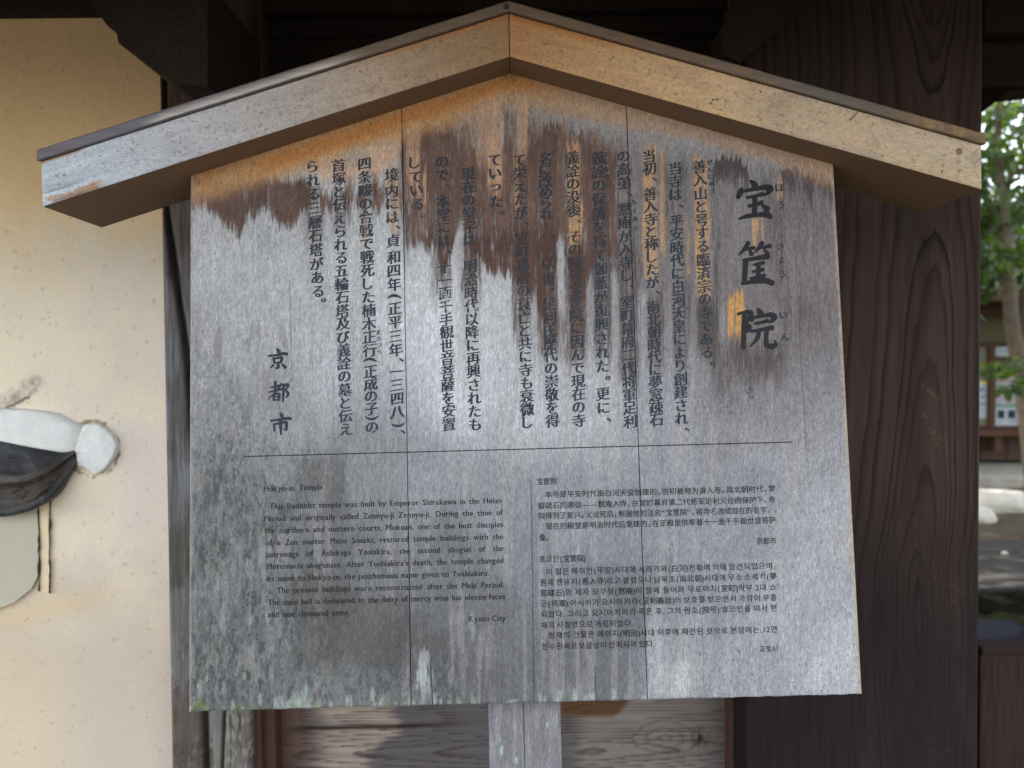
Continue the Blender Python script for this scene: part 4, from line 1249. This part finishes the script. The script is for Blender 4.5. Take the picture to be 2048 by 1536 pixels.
for chars, an, xa, xb, em in (('ほう', [(0, 376), (1, 410)], 1559, 1561, 20), ('きょう', [(0, 493), (1, 521), (2, 549)], 1562, 1564, 18), ('いん', [(0, 631), (1, 674)], 1567, 1570, 19),
                              ('ぜんにゅう', [(0, 325), (4, 382)], 1419, 1424, 13), ('もくあん', [(0, 404), (3, 455)], 1268, 1272, 12), ('よしあきら', [(0, 308), (4, 370)], 1212, 1216, 12), ('まさつら', [(0, 665), (3, 703)], 757, 759, 11)):
    T = Text(); column(T, chars, an, xa, xb, em); T.build('reading_aid', ink_body)

T = Text()
u0, v0 = uv(490, 913); u1, v1 = uv(1583, 884)
T.v = [(u0, -.0004, v0 - .0009), (u1, -.0004, v1 - .0009), (u1, -.0004, v1 + .0009), (u0, -.0004, v0 + .0009)]
T.f = [[0, 1, 2, 3]]
T.build('dividing_line', ink_small)

ES = 16.6
for s, xl, yl, xr, yr in (
        ('Hokyo-in Temple', 527, 983, 646, 979.5), ('This Buddhist temple was built by Emperor Shirakawa in the Heian', 539.5, 1018.3, 1003.6, 1006.2),
        ('Period and originally called Zennyu-ji Zennyu-ji. During the time of', 528, 1042.8, 1006, 1030), ('the northern and outhern courts, Mokuan, one of the best disciples', 530, 1066.8, 1006.7, 1054.2),
        ('of a Zen master Muso Soseki, restored temple buildings with the', 531, 1091, 1007, 1078.4), ('patronage of Ashikaga Yosiakira, the second shogun of the', 532, 1114.6, 1007.5, 1102),
        ("Muromachi shogunate. After Yoshiakira's death, the temple changed", 533, 1138.5, 1008, 1126), ('its name to Hokyo-in, the posthumous name given to Yoshiakira.', 533.7, 1163, 978.5, 1151.2),
        ('The present buildings were reconstructed after the Meiji Period.', 554, 1186.5, 1009, 1174.5), ('The main hall is dedicated to the deity of mercy who has eleven faces', 535.6, 1210.5, 1010.7, 1198),
        ('and one thousand arms.', 536, 1234.5, 700, 1230.3), ('Kyoto City', 937, 1243.6, 1012, 1241.6)):
    T = Text(); line(T, s, xl, yl, xr, yr, ES, 'serif', 0); T.build('english_text_line', ink_small)

CS = 14.6
MID = .38
for s, xl, yl, xr, yr in (
        ('宝筐院', 1072.5, 963, 1115, 962), ('本寺是平安时代由白河天皇创建的，当初被称为善入寺。南北朝时代，梦', 1089, 989, 1551, 977), ('窗疏石的高徒——默庵入寺，在室町幕府第二代将军足利义诠的保护下，寺', 1075.5, 1011.5, 1551, 998.5),
        ('院得到了复兴。义诠死后，根据他的法名“宝筐院”，将寺名改成现在的名字。', 1076, 1031.7, 1543, 1019.6), ('现在的殿堂是明治时代后重建的，在正殿里供奉着十一面千手观世音菩萨', 1090.6, 1052.5, 1552, 1040), ('像。', 1078, 1075, 1099, 1074.5), ('京都市', 1512, 1082.3, 1553, 1081.2)):
    T = Text(); line(T, s, xl, yl, xr, yr, CS, 'print_bold', MID); T.build('chinese_text_line', ink_small)

KS = 15.0
for s, xl, yl, xr, yr in (
        ('호코인(宝筐院)', 1078, 1118, 1172, 1115.8), ('이 절은 헤이안(平安)시대에 시라가와(白河)천황에 의해 창건되었으며,', 1092, 1143.5, 1551, 1131), ('원래 젠뉴지(善入寺)라고 불렸으나 남북조(南北朝)시대에 무소 소세키(夢', 1079.6, 1164.8, 1554, 1152),
        ('窓疎石)의 제자 모쿠앙(黙庵)이 절에 들어와 무로마치(室町)막부 2대 쇼', 1080, 1186.3, 1554, 1173.6), ('군(将軍) 아시카가 요시아키라(足利義詮)의 보호를 받으면서 가람이 부흥', 1080.5, 1207.5, 1555, 1194.5),
        ('되었다. 그리고 요시아키라가 죽은 후, 그의 원호(院号) 호코인을 따서 현', 1081, 1228.5, 1555.5, 1215.5), ('재의 사찰명으로 개칭되었다.', 1081.5, 1250.5, 1267, 1245.8), ('현재의 건물은 메이지(明治)시대 이후에 재건된 것으로 본당에는 12면', 1096.6, 1270.8, 1556, 1257.8),
        ('천수관세음보살상이 안치되어 있다.', 1083, 1293, 1311, 1287), ('교토시', 1518, 1298, 1557, 1297)):
    T = Text(); line(T, s, xl, yl, xr, yr, KS, 'print', MID); T.build('korean_text_line', ink_small)

# ------------------------------------------------------------------ the garden seen past the pillar
def gy(px, py):
    """where the ground lies under a pixel"""
    d = FW + RT * (px - 1024) / FPX - UP * (py - 768) / FPX
    return CAM + d * (-CAM[2] / d[2])
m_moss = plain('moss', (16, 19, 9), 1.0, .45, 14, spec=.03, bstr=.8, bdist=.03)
m_path = plain('path_stone', (62, 60, 58), .95, .22, 9, spec=.08, bstr=.3, bdist=.01)
m_gravel = plain('garden_gravel', (104, 95, 82), .95, .3, 40, spec=.08, bstr=.9, bdist=.02)
m_soil = plain('garden_soil', (62, 54, 45), .95, .35, 18, spec=.05, bstr=.8, bdist=.03)
y_m1 = gy(2000, 1190)[1]; y_p1 = gy(2000, 1092)[1]; y_g1 = gy(2000, 1036)[1]
v, f = lump_sheet(1.4, 9, 3.2, 30, 60, 120, .02, .004, 3, 1.2)
struct(link('garden_soil', v, f, m_soil))
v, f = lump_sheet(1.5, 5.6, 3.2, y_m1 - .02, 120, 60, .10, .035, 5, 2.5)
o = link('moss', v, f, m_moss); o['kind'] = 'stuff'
path = MB()
xk = 1.6
for i in range(5):
    w = (1.15, .9, 1.3, 1.05, 1.2)[i]
    path.box((xk + .008, y_m1, -.02), (xk + w, (y_m1 + y_p1) / 2 + .25, .05), bev=.012)
    path.box((xk - .35, (y_m1 + y_p1) / 2 + .262, -.02), (xk + w - .42, y_p1, .048), bev=.012)
    xk += w
struct(path.build('path', m_path))
v, f = lump_sheet(1.5, 8, y_p1, 12, 160, 120, .03, .03, 8, 3)
struct(link('gravel', v, f, m_gravel))

m_plinth = plain('plinth_stone', (150, 145, 134), .95, .25, 5, spec=.1, bstr=.5, bdist=.02)
m_stone = plain('garden_stone', (196, 190, 176), .9, .2, 7, spec=.1, bstr=.6, bdist=.02)
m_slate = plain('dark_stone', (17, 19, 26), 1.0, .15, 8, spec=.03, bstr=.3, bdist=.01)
def stone(c, r, mat, label, seed):
    bm = bmesh.new()
    bmesh.ops.create_icosphere(bm, subdivisions=4, radius=1)
    V = np.array([q.co[:] for q in bm.verts])
    n = fbm(V[:, 0] * 1.3 + 5 + seed, V[:, 1] * 1.3 + V[:, 2] * .9 + 9, seed) - .5
    n2 = fbm(V[:, 0] * 5 + 5, V[:, 1] * 5 + V[:, 2] * 4 + 9, seed + 1) - .5
    V = V * (1 + .5 * n + .1 * n2)[:, None] * np.array(r)
    V[:, 2] = np.minimum(V[:, 2], r[2] * (.72 + .12 * n2))       # a flattish top
    o = link('garden_stone', V, [[w.index for w in q.verts] for q in bm.faces], mat, None, None, True)
    bm.free()
    o.location = c
    return tag(o, label, 'stone', 'stones in the garden')
p = gy(1992, 1034); stone((p[0], p[1] + .25, .08), (.30, .26, .16), m_stone, 'pale flat stone at the left of the stone row before the office', 3)
p = gy(2046, 1036); stone((p[0], p[1] + .3, .08), (.27, .24, .15), m_stone, 'pale rounded stone beside the picture edge before the office', 6)
p = gy(1955, 1052); stone((p[0], p[1] + .15, .05), (.22, .2, .12), m_stone, 'low pale stone half hidden by the pillar', 9)
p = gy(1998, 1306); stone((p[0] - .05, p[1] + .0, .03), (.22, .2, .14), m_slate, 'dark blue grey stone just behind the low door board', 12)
p = gy(2009, 1121); stone((p[0], p[1], .052), (.022, .018, .018), m_stone, 'tiny white pebble lying on the stone path', 15)

# --- the little office with notices in its window
OY = 10.0
k0 = at(1960, 716, OY)
off = thing('office_building', 'low wooden garden office with notices in its window', 'building', (k0[0], OY, 0))
off.rotation_euler = (0, 0, math.radians(-7))
LOCAL.add(off.name)
oz = lambda py: float(at(2000, py, OY)[2])
ox = lambda px: (px - 1960) / 166.0
m_owall = plain('office_plaster', (92, 87, 66), .9, .12, 6)
m_owood = wood('office_wood', 'x', (78, 52, 34), 60, 4, (.75, 1.2))
m_owoodz = wood('office_boards', 'z', (70, 52, 40), 60, 3, (.7, 1.2))
m_glass = plain('window_glass', (58, 62, 60), .12, .1, 4, spec=.7)
m_paper = plain('window_paper', (120, 118, 96), .8, .06, 6)
m_rooftile = plain('office_roof_tile', (104, 106, 110), .6, .25, 9)
def ob(name, a, b, mat, parent=off, bev=.006): return MB().box(a, b, bev=bev).build(name, mat, parent)
L, Rr = -2.6, 4.4
zc = oz(856); zh = oz(684); ze = oz(640)
ob('wall', (L, 0, zh + .002), (Rr, .16, oz(560)), m_owall)
ob('wall', (L, .0, zc + .002), (-1.0, .16, zh), m_owall)
ob('wall', (1.9, .0, zc + .002), (Rr, .16, zh), m_owall)
ob('wall', (L, .17, .1), (L + .15, 3.4, oz(560)), m_owall); ob('wall', (Rr - .15, .17, .1), (Rr, 3.4, oz(560)), m_owall)
ob('wall', (L, 3.41, .1), (Rr, 3.55, oz(560)), m_owall)
for i in range(24):
    x = L + i * (Rr - L) / 24
    ob('wall_board', (x + .004, .01, .2), (x + (Rr - L) / 24 - .004, .05, zc - .08), m_owoodz, bev=.004)
ob('counter', (-1.6, -.28, zc - .07), (2.4, .02, zc), m_owood)
for x in (-.9, ox(1975), 1.2): ob('counter_bracket', (x, -.2, zc - .26), (x + .08, .008, zc - .072), m_owood)
pl = gy(2000, 1000)
ob('plinth', (L - .1, -1.05, -.05), (Rr + .1, .3, 0.16), m_plinth, bev=.03)
wf = ob('window_frame', (-1.0, -.03, zh - .05), (1.9, .1, zh), m_owood)
ob('window_frame', (-1.0, -.03, zc + .002), (1.9, .1, zc + .03), m_owood)
for x0, x1 in ((-1.0, -.93), (ox(1976), ox(1988)), (ox(2036), ox(2050)), (1.2, 1.27), (1.83, 1.9)):
    ob('mullion', (x0, -.03, zc + .031), (x1, .1, zh - .051), m_owood)
ob('window_rail', (ox(1988) + .001, -.02, oz(722)), (ox(2036) - .001, .09, oz(714)), m_owood)
ob('window_pane', (-.93, .03, zc + .032), (ox(1976), .04, zh - .052), m_paper, bev=.001)
ob('window_pane', (ox(1988), .03, zc + .032), (ox(2036), .04, zh - .052), m_glass, bev=.001)
ob('window_pane', (ox(2050), .03, zc + .032), (1.83, .04, zh - .052), m_glass, bev=.001)
# roof
zr = oz(600)
r = MB(); r.prism([(L - .5, -.95, zr - .02), (L - .5, 1.75, zr + 1.0), (L - .5, 4.4, zr - .02), (L - .5, 4.4, zr + .1), (L - .5, 1.75, zr + 1.14), (L - .5, -.95, zr + .1)], (Rr - L + 1.0, 0, 0)); r.build('roof', m_rooftile, off)
ob('fascia', (L - .5, -.98, oz(612)), (Rr + .5, -.952, oz(589)), m_owood)
ob('eaves_beam', (L - .3, -.35, oz(632)), (Rr + .3, -.2, oz(606)), m_owood)
for i in range(18):
    x = L - .3 + i * .42
    r = MB(); r.prism([(x, -.9, zr - .09), (x, 0, zr + .25), (x, 0, zr + .33), (x, -.9, zr - .01)], (.06, 0, 0)); r.build('rafter', m_owood, off)
for i in range(40):
    x = L - .48 + i * .2
    r = MB(); r.tube([(x, -.97, zr + .11), (x, 1.75, zr + 1.15)], [.035, .035], 6); r.build('roof_rib', m_rooftile, off)

def flat_poster(x0, x1, z0, z1, bands, label, y=.022):
    """a paper stuck to the window: bands are (x0, x1, z0, z1, colour) in 0..1 of the sheet"""
    M = SM2
    t = thing('poster', label, 'poster', tuple(M @ Vector((x0, y, z0))), 'notices in the office window')
    t.rotation_euler = off.rotation_euler
    LOCAL.add(t.name)
    w, h = x1 - x0, z1 - z0
    MB().box((0, 0, 0), (w, .004, h)).build('sheet', m_sheet, t)
    b = MB()
    for i, (a, c, d, e, colr) in enumerate(bands):
        b.box((a * w, -.003, d * h), (c * w, -.0005, e * h), colr)
    b.build('printing', m_print, t, cols=True)
SM2 = Matrix.Translation(off.location) @ Matrix.Rotation(math.radians(-7), 4, 'Z')
m_sheet = plain('poster_paper', (168, 178, 184), .6, .03, 5)
m_print = plain('poster_print', (128, 128, 128), .6, .06, 30, attr=True)
G1, G2, PK, DK = (96, 122, 96), (92, 130, 112), (160, 132, 132), (32, 36, 42)
flat_poster(ox(1989), ox(2035), oz(851), oz(745), [(.06, .92, .80, .88, PK), (.06, .92, .715, .775, G1), (.06, .92, .64, .70, G1), (.38, .9, .575, .62, (110, 116, 122)), (.06, .92, .49, .53, PK), (.06, .92, .42, .46, PK), (.06, .92, .345, .40, G2), (.14, .42, .135, .29, DK), (.56, .86, .135, .29, DK), (.2, .36, .07, .09, (150, 156, 158)), (.56, .86, .07, .1, (130, 136, 138)), (.1, .9, .92, .97, (120, 126, 126))],
            'large white notice with green and pink bands in the office window')
flat_poster(ox(1962) - .06, ox(1975), oz(836), oz(762), [(0, 1, .92, 1, (206, 190, 110)), (.1, .8, .74, .8, (70, 84, 104)), (.5, .9, .55, .6, (84, 96, 116)), (.3, .95, .36, .41, (92, 104, 124)), (.2, .7, .2, .23, (120, 140, 110))],
            'small blue white notice with a yellow top in the office window')
flat_poster(ox(1990), ox(2034), oz(712), oz(682), [(.1, .9, .3, .36, (120, 112, 112)), (.1, .7, .6, .66, (120, 112, 112))], 'blank greyish paper at the top of the office window')

# --- trees
def leafmat(name, col, tcol, tr=.45):
    m, nt, b = nmat(name)
    co = N(nt, 'ShaderNodeTexCoord').outputs['Object']
    n = noise(nt, co, (3, 3, 3), 3); n2 = noise(nt, co, (14, 14, 14), 1)
    f = math2(nt, 'MULTIPLY', rng(nt, n, .3, .7, .6, 1.4), rng(nt, n2, .3, .7, .65, 1.4))
    r = N(nt, 'ShaderNodeRGB'); r.outputs[0].default_value = (*lin(col), 1)
    nt.links.new(mulcol(nt, r.outputs[0], f), b.inputs['Base Color'])
    b.inputs['Roughness'].default_value = .45
    t = N(nt, 'ShaderNodeBsdfTranslucent')
    r2 = N(nt, 'ShaderNodeRGB'); r2.outputs[0].default_value = (*lin(tcol), 1)
    nt.links.new(mulcol(nt, r2.outputs[0], f), t.inputs['Color'])
    mx = N(nt, 'ShaderNodeMixShader'); mx.inputs[0].default_value = tr
    nt.links.new(b.outputs[0], mx.inputs[1]); nt.links.new(t.outputs[0], mx.inputs[2])
    nt.links.new(mx.outputs[0], nt.nodes['Material Output'].inputs['Surface'])
    return m
m_leaf = leafmat('leaf_green', (48, 66, 38), (108, 138, 38), .36)
m_leaf2 = leafmat('leaf_yellow', (104, 120, 52), (176, 186, 60))
m_bark = plain('bark', (104, 92, 76), .9, .3, 14, bstr=.8, bdist=.02)
def leaves(centres, n, size, rs):
    v = []; f = []
    for (c, r, share) in centres:
        for _ in range(int(n * share)):
            q = rs.normal(size=3); q = q / np.linalg.norm(q) * rs.random() ** .45
            p = Vector(np.array(c) + q * np.array(r))
            u = Vector(rs.normal(size=3)); u.z -= .3; u.normalize()
            w = u.orthogonal().normalized(); w.rotate(Matrix.Rotation(rs.random() * 6.28, 3, u))
            s = size * (.6 + .8 * rs.random())
            nrm = u.cross(w)
            i = len(v)
            v += [p, p + u * s * .35 + w * s * .24 + nrm * s * .05, p + u * s * .7 + w * s * .2 + nrm * s * .05, p + u * s, p + u * s * .7 - w * s * .2 + nrm * s * .05, p + u * s * .35 - w * s * .24 + nrm * s * .05]
            f += [(i, i + 1, i + 2, i + 3), (i, i + 3, i + 4, i + 5)]
    return v, f
def tree(label, trunk, branches, centres, n, size, mat, seed):
    rs = np.random.default_rng(seed)
    base = trunk[0][0]
    t = thing('tree', label, 'tree', (base[0], base[1], 0), 'trees in the garden')
    m = MB(); m.tube([p for p, _ in trunk], [r for _, r in trunk], 10); m.build('trunk', m_bark, t, True)
    for br in branches:
        m = MB(); m.tube([p for p, _ in br], [r for _, r in br], 7); m.build('branch', m_bark, t, True)
    v, f = leaves(centres, n, size, rs)
    link('crown', v, f, mat, t)
a7 = lambda x, y, d=0: tuple(at(x, y, 7.2 + d))
b0 = gy(2078, 1085)
trunk = [((b0[0], b0[1], 0), .075), (a7(2056, 850), .07), (a7(2040, 740), .066), (a7(2024, 650), .062), (a7(2017, 560), .058), (a7(2012, 470), .05), (a7(2004, 380), .042), (a7(1996, 300), .034), (a7(1994, 215), .024), (a7(2000, 90), .012)]
brs = [[(a7(2014, 505), .04), (a7(1996, 470, .1), .036), (a7(1984, 425, .2), .03), (a7(1972, 380, .3), .02), (a7(1950, 300, .5), .01)],
       [(a7(2040, 740), .045), (a7(2052, 640, .1), .042), (a7(2048, 540, .2), .036), (a7(2036, 470, .3), .03), (a7(2050, 380, .4), .02), (a7(2070, 280, .5), .01)],
       [(a7(2004, 380), .02), (a7(2030, 345, -.1), .016), (a7(2060, 330, -.2), .01)], [(a7(1997, 300), .018), (a7(2020, 270, -.1), .014), (a7(2048, 262, -.3), .008)]]
cen = []
rs = np.random.default_rng(5)
for (x, y, d, r, s) in ((1980, 230, 0, .35, .07), (2040, 215, .3, .4, .08), (2010, 300, -.2, .3, .05), (1975, 345, .2, .38, .09), (2040, 330, .4, .35, .06), (2000, 420, .1, .4, .10), (2050, 430, .5, .4, .08), (1965, 460, .3, .35, .09), (2010, 510, -.1, .35, .09), (2060, 540, .3, .4, .07), (1975, 555, .3, .30, .08), (1930, 400, .5, .5, .06), (2110, 380, .4, .6, .09), (2100, 250, .4, .6, .08), (1960, 130, .3, .6, .06), (2050, 100, .2, .7, .08), (1995, 742, -.6, .16, .022), (2042, 742, -.5, .16, .018), (2035, 770, -.5, .1, .008)):
    cen.append((a7(x, y, d), (r, r * 1.1, r * .62), s))
tree('slender forked broadleaf tree standing before the office', trunk, brs, cen, 1600, .105, m_leaf, 5)
def bigtree(x, y, h, R, label, mat, seed, n=2600, size=.2):
    rs = np.random.default_rng(seed)
    tr = [((x, y, 0), .16), ((x + .1, y, h * .3), .13), ((x - .05, y + .1, h * .6), .09), ((x, y, h * .95), .03)]
    brs = []; cen = []
    for i in range(16):
        g = rs.random() * 6.28; z = h * (.38 + .6 * rs.random()); q = R * (1 - .5 * abs(z / h - .6)) * (.35 + .6 * rs.random())
        p = (x + q * math.cos(g), y + q * math.sin(g), z)
        brs.append([((x, y, z - .5), .05), ((x + (p[0] - x) * .5, y + (p[1] - y) * .5, z - .2), .035), (p, .012)])
        cen.append((p, (R * .42, R * .42, R * .28), 1 / 16))
    tree(label, tr, brs, cen, n, size, mat, seed)
bigtree(9.0, 15.5, 3.7, 1.6, 'bright yellow green tree rising behind the office roof', m_leaf2, 21, 1500)
bigtree(15.6, 21.5, 5.2, 2.0, 'tall dark green tree farthest behind the office', m_leaf, 22, 1200)
bigtree(7.2, 17.5, 3.4, 1.5, 'low yellow green tree behind the office and the pillar edge', m_leaf2, 23, 1400)
bigtree(2.3, 8.6, 5.2, 2.3, 'broad dark tree added unseen behind the pillar to shade the garden', m_leaf, 31, 3600, .2)  # this and the next two: unseen trees added to shade office and garden
bigtree(3.2, 11.6, 5.4, 2.4, 'tall dark tree added out of view near the left end of the office to shade it', m_leaf, 32, 3600, .2)
bigtree(.2, 7.4, 5.6, 2.0, 'dark tree added unseen straight behind the gate to shade the garden', m_leaf, 33, 3000, .2)
bigtree(1.75, 5.0, 3.0, .62, 'leafy shrub tree added unseen close behind the pillar to keep sky light off the moss', m_leaf, 41, 2200, .13)  # this and the next: unseen shrubs added to block sky light over the moss
bigtree(4.35, 5.0, 3.4, .85, 'leafy shrub tree added out of view beside the mossy strip to keep sky light off it', m_leaf, 42, 2400, .13)
